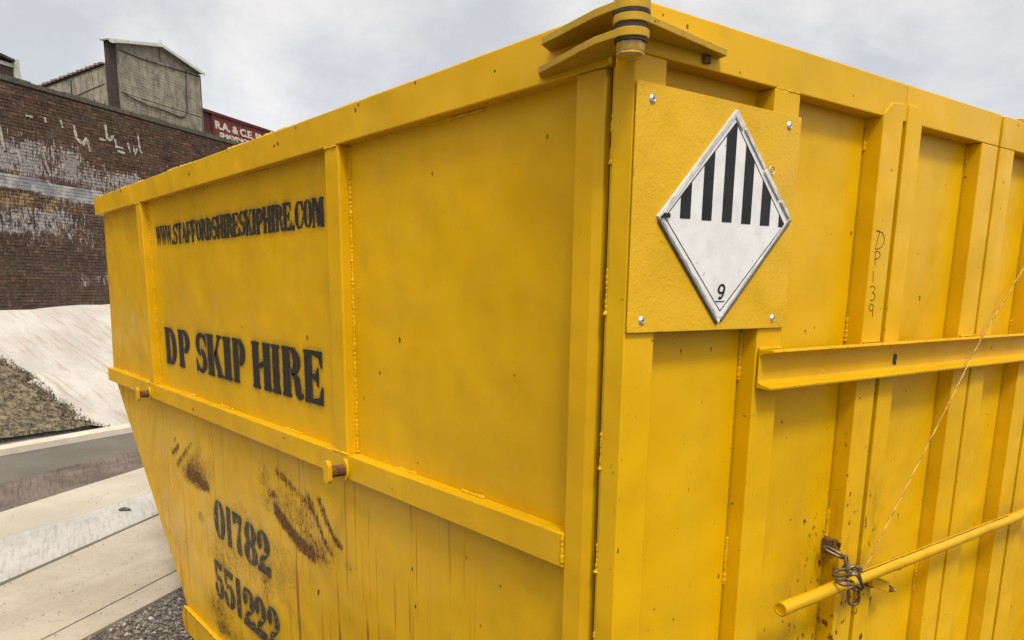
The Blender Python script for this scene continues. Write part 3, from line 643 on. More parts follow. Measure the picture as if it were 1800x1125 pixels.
# ------------------------------------------------------------------ stencil glyphs
def arcp(cx, cy, rx, ry, a0, a1, n=14):
    return [(cx+rx*math.cos(R(a0+(a1-a0)*i/n)), cy+ry*math.sin(R(a0+(a1-a0)*i/n))) for i in range(n+1)]
def cres(cx, cy, rx, ry, ix, iy, a0, a1): return arcp(cx, cy, rx, ry, a0, a1)+arcp(cx, cy, ix, iy, a1, a0)
def rc(a, b, c, d): return [(a, b), (c, b), (c, d), (a, d)]
def stem(a, b, y0=0, y1=1, s=.05):
    return [(a-s, y0), (b+s, y0), (b+s, y0+.035), (b, y0+.06), (b, y1-.06), (b+s, y1-.035), (b+s, y1), (a-s, y1), (a-s, y1-.035), (a, y1-.06), (a, y0+.06), (a-s, y0+.035)]
Gl = {
 'D': [stem(.05, .40), cres(.49, .5, .50, .5, .14, .40, -90, 90)],
 'P': [stem(.05, .42), cres(.50, .70, .48, .30, .13, .20, -90, 90)],
 'R': [stem(.05, .38), cres(.46, .73, .44, .27, .12, .18, -90, 90), [(.48, .47), (.70, .47), (.84, .38), (.88, .15), (.94, .10), (1.0, .12), (1.0, .04), (.90, 0), (.74, 0), (.64, .08), (.60, .38), (.48, .43)]],
 'S': [[(.95, 1), (.90, 1), (.85, .94), (.60, 1.0), (.35, .99), (.12, .88), (.06, .70), (.14, .54), (.42, .42), (.46, .46), (.34, .66), (.40, .88), (.62, .93), (.84, .80), (.90, .68), (.95, .68)],
       [(.05, 0), (.10, 0), (.16, .06), (.40, 0.0), (.66, .01), (.90, .12), (.96, .32), (.86, .50), (.56, .60), (.50, .55), (.66, .34), (.60, .12), (.40, .07), (.18, .20), (.10, .34), (.05, .34)]],
 'K': [stem(.03, .38), [(.46, .50), (.74, .95), (.68, .96), (.68, 1), (.98, 1), (.98, .96), (.86, .94), (.60, .56), (.46, .46)], [(.50, .60), (.60, .66), (.96, .05), (1.02, .04), (1.02, 0), (.60, 0), (.60, .04), (.68, .06), (.46, .44)]],
 'I': [stem(.18, .82, s=.12)],
 'H': [stem(-.0, .34), stem(.64, .98), [(.38, .44), (.60, .50), (.60, .60), (.38, .54)]],
 'E': [stem(.02, .40), [(.46, 1), (.98, 1), (.98, .70), (.93, .70), (.80, .90), (.46, .94)], [(.46, .55), (.62, .56), (.72, .68), (.77, .68), (.77, .34), (.72, .34), (.62, .47), (.46, .48)], [(.46, 0), (1.0, 0), (1.0, .32), (.95, .32), (.80, .10), (.46, .06)]],
 'F': [stem(.05, .42), [(.48, 1), (.98, 1), (.98, .70), (.93, .70), (.80, .90), (.48, .94)], [(.48, .55), (.62, .56), (.72, .68), (.77, .68), (.77, .34), (.72, .34), (.62, .47), (.48, .48)]],
 'T': [stem(.32, .68, s=.07), [(.0, 1), (.26, 1), (.26, .94), (.14, .90), (.05, .68), (0, .68)], [(1.0, 1), (.74, 1), (.74, .94), (.86, .90), (.95, .68), (1.0, .68)]],
 'A': [[(.40, 1), (.58, 1), (.98, .04), (1.04, .04), (1.04, 0), (.56, 0), (.56, .04), (.64, .05), (.58, .24), (.40, .80), (.34, .84)], [(.32, .78), (.37, .68), (.12, .05), (.20, .04), (.20, 0), (-.04, 0), (-.04, .04), (.04, .05)], [(.26, .28), (.52, .28), (.49, .34), (.28, .34)]],
 'O': [cres(.46, .5, .46, .5, .12, .44, 92, 268), cres(.54, .5, .46, .5, .12, .44, -88, 88)],
 'C': [cres(.48, .5, .48, .5, .13, .44, 92, 268), [(.55, 1), (.75, .97), (.90, .94), (.96, 1), (.98, 1), (.98, .62), (.92, .62), (.80, .84), (.55, .94)], [(.55, 0), (.80, .05), (.94, .20), (.98, .38), (.92, .38), (.78, .16), (.55, .06)]],
 'M': [stem(.02, .16, s=.04), stem(.70, .98, s=.03), [(.19, .96), (.34, 1), (.66, .30), (.66, .10), (.46, .0), (.42, .10)], [(.50, .62), (.64, .96), (.66, .96), (.66, .42), (.56, .40)]],
 'W': [[(-.02, 1), (.30, 1), (.30, .96), (.25, .95), (.38, .30), (.33, .02), (.28, 0), (.02, .95), (-.02, .96)], [(.40, .40), (.52, .92), (.55, .90), (.42, .34)],
       [(.42, 1), (.76, 1), (.76, .96), (.71, .95), (.82, .30), (.74, .0), (.70, .0), (.46, .95), (.42, .96)], [(.84, .36), (.97, .95), (.88, .96), (.88, 1), (1.04, 1), (1.04, .96), (.86, .25)]],
 '.': [arcp(.5, .09, .42, .10, 0, 345, 12)],
 '0': [cres(.46, .5, .44, .5, .10, .42, 92, 268), cres(.54, .5, .44, .5, .10, .42, -88, 88)],
 '1': [[(.22, 1), (.72, 1), (.72, 0), (.22, 0), (.22, .90)]],
 '7': [[(.0, 1), (.98, 1), (.98, .90), (.76, .74), (.40, .80), (.06, .70), (.0, .72)], [(.70, .70), (.92, .84), (.72, .50), (.80, .2), (.82, 0), (.42, 0), (.34, .16), (.42, .40)]],
 '8': [cres(.46, .74, .38, .26, .08, .18, 92, 268), cres(.54, .74, .38, .26, .08, .18, -88, 88), cres(.46, .25, .46, .25, .10, .17, 92, 268), cres(.54, .25, .46, .25, .10, .17, -88, 88)],
 '2': [cres(.46, .70, .50, .30, .14, .22, -40, 100), [(.30, .99), (.16, .93), (.04, .80), (.02, .66), (.12, .54), (.26, .54), (.38, .66), (.36, .84)], [(.70, .45), (.84, .50), (.60, .36), (.30, .25), (.16, .22), (.28, .36), (.5, .42)], [(.0, 0), (.96, 0), (1.0, .22), (.9, .26), (.70, .18), (.30, .22), (.04, .12)]],
 '5': [[(.08, 1), (.90, 1), (.86, .84), (.60, .82), (.30, .86), (.22, .62), (.12, .55)], cres(.48, .32, .50, .32, .14, .22, -90, 78), [(.38, 0), (.16, .04), (.03, .16), (.02, .30), (.12, .38), (.26, .36), (.34, .24)], [(.22, .52), (.44, .64), (.44, .56), (.3, .46)]],
}
def rough_poly(poly, wd, ht, step=.006, jit=.0006, seed=0):
    rr = random.Random(seed); o = []
    P = [(a*wd, b*ht) for a, b in poly]
    for a, b in zip(P, P[1:]+P[:1]):
        L_ = math.hypot(b[0]-a[0], b[1]-a[1]); n = max(1, int(L_/step))
        for i in range(n):
            t = i/n; o.append((a[0]+(b[0]-a[0])*t+rr.gauss(0, jit), a[1]+(b[1]-a[1])*t+rr.gauss(0, jit)))
    return o
INK = []     # polygons in panel (x, z) for the overspray field
YP = .0326
def dilate(P, d):
    if not d: return P
    o = []; n = len(P)
    for i in range(n):
        a, b = P[i-1], P[(i+1) % n]; L_ = math.hypot(b[0]-a[0], b[1]-a[1]) or 1
        o.append((P[i][0]+(b[1]-a[1])/L_*d, P[i][1]-(b[0]-a[0])/L_*d))
    return o
def glyph(mb, ch, x0, x1, z0, z1, seed=0, tilt=0.0, dil=0.0):
    for k_, poly in enumerate(Gl[ch]):
        P = [(x0+a+tilt*b, z0+b) for a, b in rough_poly(poly, x1-x0, z1-z0, seed=seed*31+k_)]
        ar = sum(p[0]*q[1]-q[0]*p[1] for p, q in zip(P, P[1:]+P[:1]))
        if ar < 0: P = P[::-1]
        P = dilate(P, dil)
        n = len(P); vs = [(p[0], YP-.0009, p[1]) for p in P]+[(p[0], YP-.0001, p[1]) for p in P]
        mb.add(vs, [tuple(range(n))]+[(i, (i+1) % n, n+(i+1) % n, n+i)[::-1] for i in range(n)])
        INK.append(P)

# ------------------------------------------------------------------ THE SKIP
SK = (-1.9, 1.27, .07)
skip = empty('skip', SK, 'large yellow steel waste skip with stencilled black lettering and double rear doors', 'skip')
ZT, ZR, ZM0, ZM1, ZL = 2.050, 1.968, 1.132, 1.198, .197
# lettering
WEB = 'WWW.STAFFORDSHIRESKIPHIRE.COM'
wts = {'W': 1.25, '.': .42, 'I': .62, 'M': 1.25}
tot = sum(wts.get(c_, 1) for c_ in WEB); x = -2.7453; u = (2.7453-1.137)/tot
for i, c_ in enumerate(WEB):
    wd = wts.get(c_, 1)*u; mb = MB()
    glyph(mb, c_, x+wd*.02, x+wd*.99, 1.788+random.gauss(0, .0008), 1.862+random.gauss(0, .0008), seed=i, dil=.0008); mb.build('letter', BLACK, skip); x += wd
for i, (c_, a, b) in enumerate([('D', -2.7257, -2.5684), ('P', -2.5383, -2.3852), ('S', -2.3158, -2.1819), ('K', -2.172, -2.01), ('I', -2.0047, -1.9102), ('P', -1.9, -1.7779), ('H', -1.7093, -1.5619), ('I', -1.5524, -1.4791), ('R', -1.4662, -1.316), ('E', -1.3009, -1.1815)]):
    mb = MB(); glyph(mb, c_, a, b, 1.302, 1.450, seed=50+i, dil=.0022); mb.build('letter', BLACK, skip)
for i, (c_, a, b, z0) in enumerate([('0', -2.2256, -2.0976, .655), ('1', -2.0927, -2.012, .652), ('7', -2.0068, -1.9118, .649), ('8', -1.8957, -1.7693, .645), ('2', -1.7692, -1.6462, .646),
                                   ('5', -2.2652, -2.1597, .390), ('5', -2.1569, -2.0353, .386), ('1', -2.031, -1.9535, .386), ('2', -1.9482, -1.8254, .379), ('2', -1.8256, -1.7142, .381), ('2', -1.7053, -1.5928, .383)]):
    mb = MB(); glyph(mb, c_, a, b, z0, z0+.154, seed=90+i, dil=.0016); mb.build('digit', BLACK_WORN, skip)

# raster fields for the two side panels (rust, overspray, touch-up, pale film)
GX0, GX1, GZ0, GZ1, GS = -3.80, -.10, .19, 2.0, .008
nx, nzv = int((GX1-GX0)/GS)+1, int((GZ1-GZ0)/GS)+1
gx = GX0+np.arange(nx)*GS; gz = GZ0+np.arange(nzv)*GS; XX, ZZ = np.meshgrid(gx, gz, indexing='ij')
soot = np.zeros_like(XX)
def inpoly(P, X, Z):
    r = np.zeros(X.shape, bool); n = len(P); j = n-1
    for i in range(n):
        xi, zi = P[i]; xj, zj = P[j]
        if zi != zj:
            r ^= ((zi > Z) != (zj > Z)) & (X < (xj-xi)*(Z-zi)/(zj-zi)+xi)
        j = i
    return r
for P in INK:
    a = np.array(P); i0, i1 = int((a[:, 0].min()-GX0)/GS)-1, int((a[:, 0].max()-GX0)/GS)+2; j0, j1 = int((a[:, 1].min()-GZ0)/GS)-1, int((a[:, 1].max()-GZ0)/GS)+2
    soot[i0:i1, j0:j1] += inpoly(P, XX[i0:i1, j0:j1], ZZ[i0:i1, j0:j1])
soot = np.clip(soot, 0, 1)
def blur(a, sg):
    r = int(sg*3)+1; k_ = np.exp(-.5*(np.arange(-r, r+1)/sg)**2); k_ /= k_.sum()
    a = np.apply_along_axis(lambda v: np.convolve(v, k_, 'same'), 0, a); return np.apply_along_axis(lambda v: np.convolve(v, k_, 'same'), 1, a)
soot = np.clip(1.1*blur(soot, 1.1)+.45*blur(soot, 3.0), 0, 1)
rust = np.zeros_like(XX)
def spot(x, z, rx, rz, v, ang=0.0):
    c_, s_ = math.cos(ang), math.sin(ang); dx, dz = XX-x, ZZ-z
    a = (dx*c_+dz*s_)/rx; b = (-dx*s_+dz*c_)/rz
    np.maximum(rust, v*np.exp(-(a*a+b*b)), out=rust)
def scrape(pts, r, v):
    for a, b in zip(pts[:-1], pts[1:]):
        ax, az, bx, bz = *a, *b; L2 = (bx-ax)**2+(bz-az)**2
        t = np.clip(((XX-ax)*(bx-ax)+(ZZ-az)*(bz-az))/L2, 0, 1); d2 = (XX-ax-t*(bx-ax))**2+(ZZ-az-t*(bz-az))**2
        np.maximum(rust, v*np.exp(-d2/(r*r)), out=rust)
spot(-2.44, .850, .19, .046, .92, .03); spot(-2.42, .89, .22, .08, .52); spot(-2.34, .838, .10, .03, .9); spot(-2.50, .875, .10, .05, .66, .5); spot(-2.35, .885, .14, .075, .42); spot(-2.25, .90, .12, .08, .36); spot(-2.4, .95, .13, .05, .38, .6)
scrape([(-2.745, .902), (-2.69, .925), (-2.65, .950)], .014, .85); scrape([(-2.72, .955), (-2.69, .972)], .010, .6); scrape([(-2.687, .858), (-2.60, .91), (-2.54, .945)], .018, .62); scrape([(-2.56, .93), (-2.46, .985)], .014, .5)
scrape([(-1.574, .907), (-1.50, .876), (-1.403, .842), (-1.295, .829)], .027, 1.05); scrape([(-1.295, .829), (-1.22, .837)], .020, .62)
scrape([(-1.240, 1.018), (-1.195, .966), (-1.150, .921), (-1.10, .905)], .012, .86); scrape([(-1.318, 1.012), (-1.259, .951), (-1.213, .894), (-1.16, .866)], .012, .78)
scrape([(-1.557, 1.042), (-1.442, 1.016), (-1.333, .991), (-1.259, .951)], .016, .60); spot(-1.60, .955, .05, .022, .72); spot(-1.575, .925, .03, .02, .8); spot(-1.45, .97, .16, .07, .40)
spot(-1.30, .86, .20, .07, .50); spot(-1.40, .93, .25, .10, .42); spot(-1.66, 1.0, .08, .06, .38); spot(-1.65, .92, .09, .05, .40); spot(-1.05, .86, .06, .04, .34)
spot(-2.40, .688, .08, .03, .46); spot(-2.0, .62, .45, .10, .33); spot(-1.70, .62, .10, .10, .42); spot(-2.15, .56, .22, .10, .36); spot(-1.9, .80, .35, .09, .28); spot(-1.55, .70, .2, .2, .30)
spot(-2.20, .27, .14, .06, .62); spot(-2.25, .33, .2, .09, .46); spot(-1.95, .26, .3, .08, .42); spot(-2.75, .30, .05, .10, .40); spot(-2.7, .5, .3, .15, .24)
patch = np.zeros_like(XX)
def box_patch(x0, x1, z0, z1, v, sf=.012):
    f = lambda a, lo, hi: 1/(1+np.exp(-(a-lo)/sf))*1/(1+np.exp((a-hi)/sf))
    np.maximum(patch, v*f(XX, x0, x1)*f(ZZ, z0, z1), out=patch)
box_patch(-2.72, -1.15, 1.728, 1.738, .55, .005); box_patch(-2.75, -2.5, 1.715, 1.73, .4, .006); box_patch(-2.55, -1.9, 1.735, 1.745, .5, .004)
box_patch(-2.75, -2.05, 1.90, 1.925, .35, .006); box_patch(-2.05, -1.4, 1.915, 1.935, .3, .006)
box_patch(-2.72, -2.48, 1.535, 1.56, .4, .01); box_patch(-1.55, -1.22, 1.50, 1.56, .35, .012); box_patch(-1.8, -1.2, 1.56, 1.572, .3, .006)
pale = .35*np.clip(1-np.abs(XX+2.9)/1.5, 0, 1)*np.clip((1.15-ZZ)/.15, 0, 1)*np.clip((ZZ-.55)/.4, 0, 1)
def grid_panel(name, mat, xl, xr, z0, z1, thick=.004):
    """xl(z), xr(z) give the side limits; front in plane Y=YP"""
    zs = np.arange(z0, z1+1e-6, (z1-z0)/max(2, round((z1-z0)/.012))); n1 = int((xr(z0)-xl(z0))/.012)
    vs = []; 
    for z in zs:
        a, b = xl(z), xr(z)
        for i in range(n1+1):
            x_ = a+(b-a)*i/n1
            w_ = .0035*math.sin(x_*3.3+1)*math.sin((z-z0)/(z1-z0)*math.pi)+.0012*math.sin(x_*11+z*7)   # slight oil-canning of the sheet
            w_ *= min(1, (x_-a)/.05, (b-x_)/.05)*min(1, (z-z0)/.04, (z1-z)/.04)
            vs.append((x_, YP+max(0, w_)*.0 + w_*.0, z))
    k_ = n1+1; nr = len(zs)
    mb = MB(); mb.add(vs, [(i*k_+j, i*k_+j+1, (i+1)*k_+j+1, (i+1)*k_+j) for i in range(nr-1) for j in range(n1)])
    o = mb.build(name, mat, skip)
    me = o.data; arr = np.array(vs); ii = np.clip((arr[:, 0]-GX0)/GS, 0, nx-1.001); jj = np.clip((arr[:, 2]-GZ0)/GS, 0, nzv-1.001)
    i0 = ii.astype(int); j0 = jj.astype(int); fi, fj = ii-i0, jj-j0
    for nm, F in (('rust', rust), ('soot', soot), ('patch', patch), ('pale', pale)):
        v = (F[i0, j0]*(1-fi)+F[i0+1, j0]*fi)*(1-fj)+(F[i0, j0+1]*(1-fi)+F[i0+1, j0+1]*fi)*fj
        a = me.attributes.new(nm, 'FLOAT', 'POINT'); a.data.foreach_set('value', v.astype(np.float32))
    md = o.modifiers.new('thick', 'SOLIDIFY'); md.thickness = thick; md.offset = -1
    return o
XLU = lambda z: -3.64-(1.979-z)/(1.979-1.19)*.113
grid_panel('side_panel', YEL_PANEL, XLU, lambda z: -.10, 1.17, 1.985)
XLL = lambda z: -2.694-(z-.197)/(1.16-.197)*1.056
grid_panel('lower_side_panel', YEL_LOW, XLL, lambda z: -.10, .197, 1.17)
# top rail, mid rail, posts
mb = MB(); mb.box(-3.70, -.058, 0, .085, ZR, ZT, .003); mb.build('top_rail', YEL_RAIL, skip)
mb = MB(); mb.box(-3.73, -.131, -.001, YP+.002, ZM0, ZM1, .003); mb.build('mid_rail', YEL_RAIL, skip)
def post(x0, x1, z0=ZM1, z1=ZR):
    mb = MB(); mb.box(x0, x1, .0015, YP+.006, z0-.001, z1+.001, .004); return mb.build('post', YEL, skip)
post(-1.0595, -.984); post(-2.915, -2.838)
mb = MB(); mb.prism([(-.130, .002), (-.085, .002), (-.068, .008), (-.064, .03), (-.064, .09), (-.130, .09)], .12, ZR-.001, 2, .0015); mb.build('corner_post', YEL, skip)
# bottom rail and far end
mb = MB(); mb.prism([(-2.700, .199), (-2.752, .15), (-2.742, .10), (-2.71, .072), (-.13, .072), (-.13, .199)], YP-.012, YP+.12, 1, .002); mb.build('bottom_rail', YEL_LOW, skip)
# weld beads
def bead(a, b, r=.0035, parent=None, name='weld_bead', mat=None, seed=0, flat=(1, 1, 1)):
    rr = random.Random(seed+int(1000*abs(a[0]+a[2]))); a, b = Vector(a), Vector(b); n = max(3, int((b-a).length/(r*.75)))
    pts = []; rad = []
    for i in range(n+1):
        t = i/n; pts.append(a.lerp(b, t)+Vector((rr.gauss(0, .10), rr.gauss(0, .10), rr.gauss(0, .10)))*r); rad.append(r*(.9+.13*math.sin(i*1.7)+.2*math.sin(i*.37+seed)+rr.uniform(-.12, .12))*(.6 if i in (0, n) else 1))
    mb = MB(); mb.tube(pts, rad, 8); return mb.build(name, mat or YEL, parent or skip)
bead((-.982, YP-.001, 1.20), (-.982, YP-.001, 1.965), .0042); bead((-2.836, YP-.001, 1.20), (-2.836, YP-.001, 1.965), .004)
for a, b in [(-.763, -.682), (-.495, -.41), (-2.49, -2.34), (-2.04, -1.91), (-1.45, -1.33), (-3.5, -3.42), (-3.3, -3.2), (-.16, -.132), (-2.86, -2.80)]:
    bead((a, YP-.004, ZM1+.0015), (b, YP-.004, ZM1+.0015), .0042)
bead((-1.06, .001, ZM1+.001), (-.97, .001, ZM1+.001), .0036); bead((-.97, .004, ZM1+.001), (-.935, YP-.006, ZM1+.001), .003); bead((-2.915, .001, ZM1), (-2.83, .001, ZM1), .003)
bead((-.132, -.0005, ZM0+.01), (-.132, -.0005, ZM1-.005), .0036); bead((-1.055, .001, ZR-.0015), (-.99, .001, ZR-.0015), .003); bead((-2.91, .001, ZR-.0015), (-2.845, .001, ZR-.0015), .0028)
bead((-2.694, YP-.013, .199), (-1.2, YP-.013, .199), .0045)
for a, b in [(-3.52, -3.46), (-2.66, -2.50), (-2.2, -2.05), (-1.68, -1.5), (-.55, -.42)]:
    bead((a, YP-.002, ZR-.003), (b, YP-.002, ZR-.003), .0035)
rs = random.Random(21); x = -3.6       # ragged sealant along the top edge
while x < -.3:
    L_ = rs.uniform(.05, .22); bead((x, .003+rs.uniform(0, .01), ZT), (x+L_, .003+rs.uniform(0, .01), ZT), rs.uniform(.002, .0042), seed=int(x*100)); x += L_+rs.uniform(.0, .12)
# lifting lugs
def lug(x, z, s=1.0):
    e = empty('lifting_lug', (x, 0, z), parent=skip)
    mb = MB(); mb.prism([(x+math.cos(a)*.021*s, z+math.sin(a)*.032*s) for a in np.linspace(0, 2*math.pi, 21)[:-1]], -.010*s, -.0012, 1, .0015); mb.build('base_plate', YEL_WORN, e)
    mb = MB(); mb.tube([(x, -.009*s, z), (x, -.052*s, z)], .0165*s, 18, cap=False); mb.build('pin', RUSTM, e)
    pts = [(x+.017*s*math.cos(a), z+(.016*s if math.sin(a) >= 0 else -.016*s)+.017*s*math.sin(a)) for a in np.linspace(0, 2*math.pi, 25)[:-1]]
    mb = MB(); mb.prism(pts, -.064*s, -.0515*s, 1, .002); mb.build('head', YEL_WORN, e)
lug(-.985, 1.158, .95); lug(-2.905, 1.150, .95)
# rest of the body: far end, back, floor
INN = yellow('inner_paint', base=(.5, .29, .02), chips=1.5)
mb = MB(); pr = [(-3.755, 1.165), (-2.70, .20), (-2.70, .08), (-.13, .08), (-.13, 2.0), (-3.66, 2.0), (-3.74, 1.2)]
mb.prism(pr, 2.50, 2.53, 1); mb.build('rear_side_panel', YEL, skip)
mb = MB(); mb.prism([(-3.70, 1.99), (-3.755, 1.165), (-2.70, .20), (-2.70, .10), (-.15, .10), (-.15, .13), (-2.68, .13), (-2.68, .215), (-3.725, 1.17), (-3.67, 1.99)], YP+.006, 2.50, 1); mb.build('end_panel', INN, skip)
mb = MB(); mb.box(-3.70, -.062, 2.45, 2.54, ZR, ZT); mb.build('top_rail', YEL, skip)
mb = MB(); mb.box(-3.70, -3.62, .087, 2.448, ZR, ZT); mb.build('top_rail', YEL, skip)

# ------------------------------------------------------------------ doors (front faces in plane X=0)
DP = -.0355
def door(y0, y1, posts, label, hinge_side):
    e = empty('door', (0, y0, .2), label, parent=skip)
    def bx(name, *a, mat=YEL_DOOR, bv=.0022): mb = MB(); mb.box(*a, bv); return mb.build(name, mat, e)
    bx('header', -.043, 0, y0, y1, 1.977, 2.049)
    bx('bottom_rail', -.043, -.001, y0, y1, .16, .24)
    for i, (a, b, zt) in enumerate(posts):
        if zt > 1.98:   # tall posts lapped over the header with clipped corners
            mb = MB(); q = .028
            left = posts[i+1][0]-b < .05 if i+1 < len(posts) else False
            poly = [(a, .241), (b, .241)] + ([(b, zt), (a+q, zt-.004), (a+.012, zt-.018), (a, zt-.028)] if left else [(b, zt-.020), (b-.012, zt-.006), (b-q, zt), (a, zt)])
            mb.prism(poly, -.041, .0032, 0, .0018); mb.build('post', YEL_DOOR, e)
        else: bx('post', -.0425, .0006*(i % 2), a, b, .241, 1.9765)
    ed_ = sorted(posts)
    for (a, b, _), (c_, d_, _2) in zip(ed_[:-1], ed_[1:]):
        if c_-b > .05:
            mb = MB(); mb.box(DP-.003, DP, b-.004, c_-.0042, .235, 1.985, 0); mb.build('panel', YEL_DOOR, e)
    mb = MB(); mb.box(-.0465, -.0432, y0+.01, y1-.01, .24, 1.97, 0); mb.build('backing_sheet', DARKRUST, e)
    return e
P1 = [(0.0, .0700, 0), (.350, .4265, 0), (.7165, .7935, 2.010), (.811, .8745, 2.011), (1.177, 1.2635, 0)]
P2 = [(1.2785, 1.3605, 0), (1.570, 1.655, 2.012), (1.675, 1.7635, 2.012), (2.06, 2.135, 0), (2.46, 2.53, 0)]
d1 = door(0.0, 1.2635, P1, 'left leaf carrying the hazard placard', 0)
d2 = door(1.2785, 2.53, P2, 'right leaf of narrower bays', 1)
for y, z0, z1, e in [(.7150, 1.9138, 1.9526, d1), (.7150, 1.525, 1.577, d1), (.7150, 1.037, 1.148, d1), (.3485, 1.463, 1.556, d1), (.3485, 1.052, 1.153, d1), (1.1755, 1.931, 1.975, d1), (1.5685, 1.5, 1.56, d2), (.3485, .7, .8, d1), (1.1755, .85, .93, d1)]:
    bead((DP+.002, y, z0), (DP+.002, y, z1), .0036, e)
bead((-.002, .355, 1.9775), (-.0005, .424, 1.9770), .0025, d1); bead((.0002, .802, 2.014), (.0002, .803, 2.047), .0009, d1)
# recessed strip and beads between the door's side and the corner post
mb = MB(); mb.box(-.0495, -.0436, .004, .010, .2, 1.965, .0008); mb.build('side_strip', YEL, d1)
mb = MB(); mb.box(-.0636, -.0500, .016, .022, .12, 1.965, 0); mb.build('rusty_gap_shade', DARKRUST, d1)  # rust-brown strip added in the open gap, its shade put into the colour
for z0, z1 in [(1.8234, 1.8983), (1.5911, 1.6636), (1.3325, 1.3983), (1.1494, 1.2025), (.98, 1.04)]:
    bead((-.0445, .003, z0), (-.0445, .003, z1), .0034, d1)
    bead((-.0445, .002, z0-.002), (-.0445, .002, z0+.006), .005, d1)
mb = MB(); mb.box(-.03, -.002, 1.385, 1.47, 2.0495, 2.0575, .002); mb.build('weld_tab', YEL_WORN, d2)
# sign board, rivets
bd_ = empty('sign_board', (0, .21, 1.75), parent=skip)
mb = MB(); mb.box(.0038, .0068, -.0006, .4263, 1.5635, 1.9365, .0008)
mb.build('board', YEL_BOARD, bd_)
def rivet(y, z, parent, x=.0068):
    mb = MB(); prof = [(.0, .0034), (.0030, .0034), (.0034, .0026), (.0044, .0032), (.0066, .0018), (.0074, 0.0)]
    n = 16; vs = [(x+h, y+r*math.cos(2*math.pi*j/n), z+r*math.sin(2*math.pi*j/n)) for r, h in prof for j in range(n)]
    mb.add(vs, [(i*n+j, i*n+(j+1) % n, (i+1)*n+(j+1) % n, (i+1)*n+j)[::-1] for i in range(len(prof)-1) for j in range(n)], True)
    mb.build('rivet', ALU, parent)
    mb = MB(); mb.tube([(x+.0030, y, z), (x+.0037, y, z)], .0017, 8); mb.build('rivet_hole', DARKM, parent)
for y, z in [(.0328, 1.9142), (.3893, 1.9183), (.0306, 1.5829), (.3835, 1.5811)]: rivet(y, z, bd_)
# hazard placard
pc = empty('hazard_placard', (0, .23, 1.75), 'white class nine diamond with black stripes in aluminium frame', parent=skip)
T, Lf, Rg, Bt = (.2341, 1.9251), (.0532, 1.7445), (.4116, 1.7586), (.2212, 1.5744)
M = Mat('placard_white'); n = M.noise(30, 5, .6)
c = M.mix(M.ramp(n, .35, .7), (.68, .68, .68), (.60, .60, .595)); c = M.mix(M.ramp(M.noise(70, 3), .72, .74), c, (.35, .32, .28))
PW = M.fin(c, .22, 0, M.bump(M.noise(12, 3), .1, .002), .5)
mb = MB(); mb.prism([Bt, Rg, T, Lf], .0072, .0092, 0, .0004); mb.build('plate', PW, pc)
def lerp2(a, b, t): return (a[0]+(b[0]-a[0])*t, a[1]+(b[1]-a[1])*t)
def inset(a, b, w_in, t0=0.0, t1=1.0, off=0.0):
    d = Vector((b[0]-a[0], b[1]-a[1])).normalized(); n_ = Vector((-d.y, d.x)); cc = Vector((.2300, 1.7506))
    if n_.dot(cc-Vector(a)) < 0: n_ = -n_
    p, q = Vector(lerp2(a, b, t0)), Vector(lerp2(a, b, t1))
    return [tuple(p+n_*off), tuple(q+n_*off), tuple(q+n_*(off+w_in)), tuple(p+n_*(off+w_in))]
def flat(name, poly, x0, x1, mat, bv=.0004):
    mb = MB(); mb.prism(poly, x0, x1, 0, bv); return mb.build(name, mat, pc)
flat('frame_edge', inset(Lf, T, .0078, 0.0, .995), .0094, .0114, EDGEW, .0008)
for i, (a, b, ww) in enumerate([(0, .14, .012), (.15, .50, .0068), (.51, .78, .009), (.80, .97, .0068)]):
    flat('frame_edge', inset(T, Rg, ww, a+.005, b, -.001), .0094, .0118+.0006*i, EDGEW, .0008)
flat('frame_edge', inset(Lf, Bt, .0046, .03, .99, -.0036), .0070, .0112, ALU_SHADE, .001); flat('frame_edge', inset(Bt, Rg, .0040, .03, 1.0, -.0030), .0070, .0112, ALU_SHADE, .001)
flat('frame_edge', inset(Lf, Bt, .0040, .04, .96, .0035), .0094, .0104, EDGEW, .0004); flat('frame_edge', inset(Bt, Rg, .0035, .04, .98, .0030), .0094, .0104, EDGEW, .0004)
def bline(a, b, wd=.0016): flat('border_line', inset(a, b, wd), .0093, .00965, PRINT, 0)
IT, IL, IB, IR = (.2363, 1.9058), (.0700, 1.7435), (.2243, 1.5950), (.3945, 1.7490)
bline(IL, IT); bline(IT, IR); bline(IL, IB); bline(IB, IR)
def upper(y):   # z of the inner border above y
    return IL[1]+(IT[1]-IL[1])*(y-IL[0])/(IT[0]-IL[0]) if y < IT[0] else IT[1]+(IR[1]-IT[1])*(y-IT[0])/(IR[0]-IT[0])
for a, b in [(.1069, .132), (.1608, .1858), (.2135, .2397), (.2666, .2928), (.3202, .3476), (.3755, .3935)]:
    pts = [(a, 1.7440), (b, 1.7446), (b, upper(b)), (a, upper(a))]
    if a < IT[0] < b: pts = [(a, 1.7440), (b, 1.7446), (b, upper(b)), IT, (a, upper(a))]
    flat('stripe', pts, .00935, .0098, PRINT, 0)
flat('stripe', [(.0565, 1.7425), (.0800, 1.7430), (.0800, 1.7500), (.0660, 1.7500)], .0127, .0132, PRINT, 0)
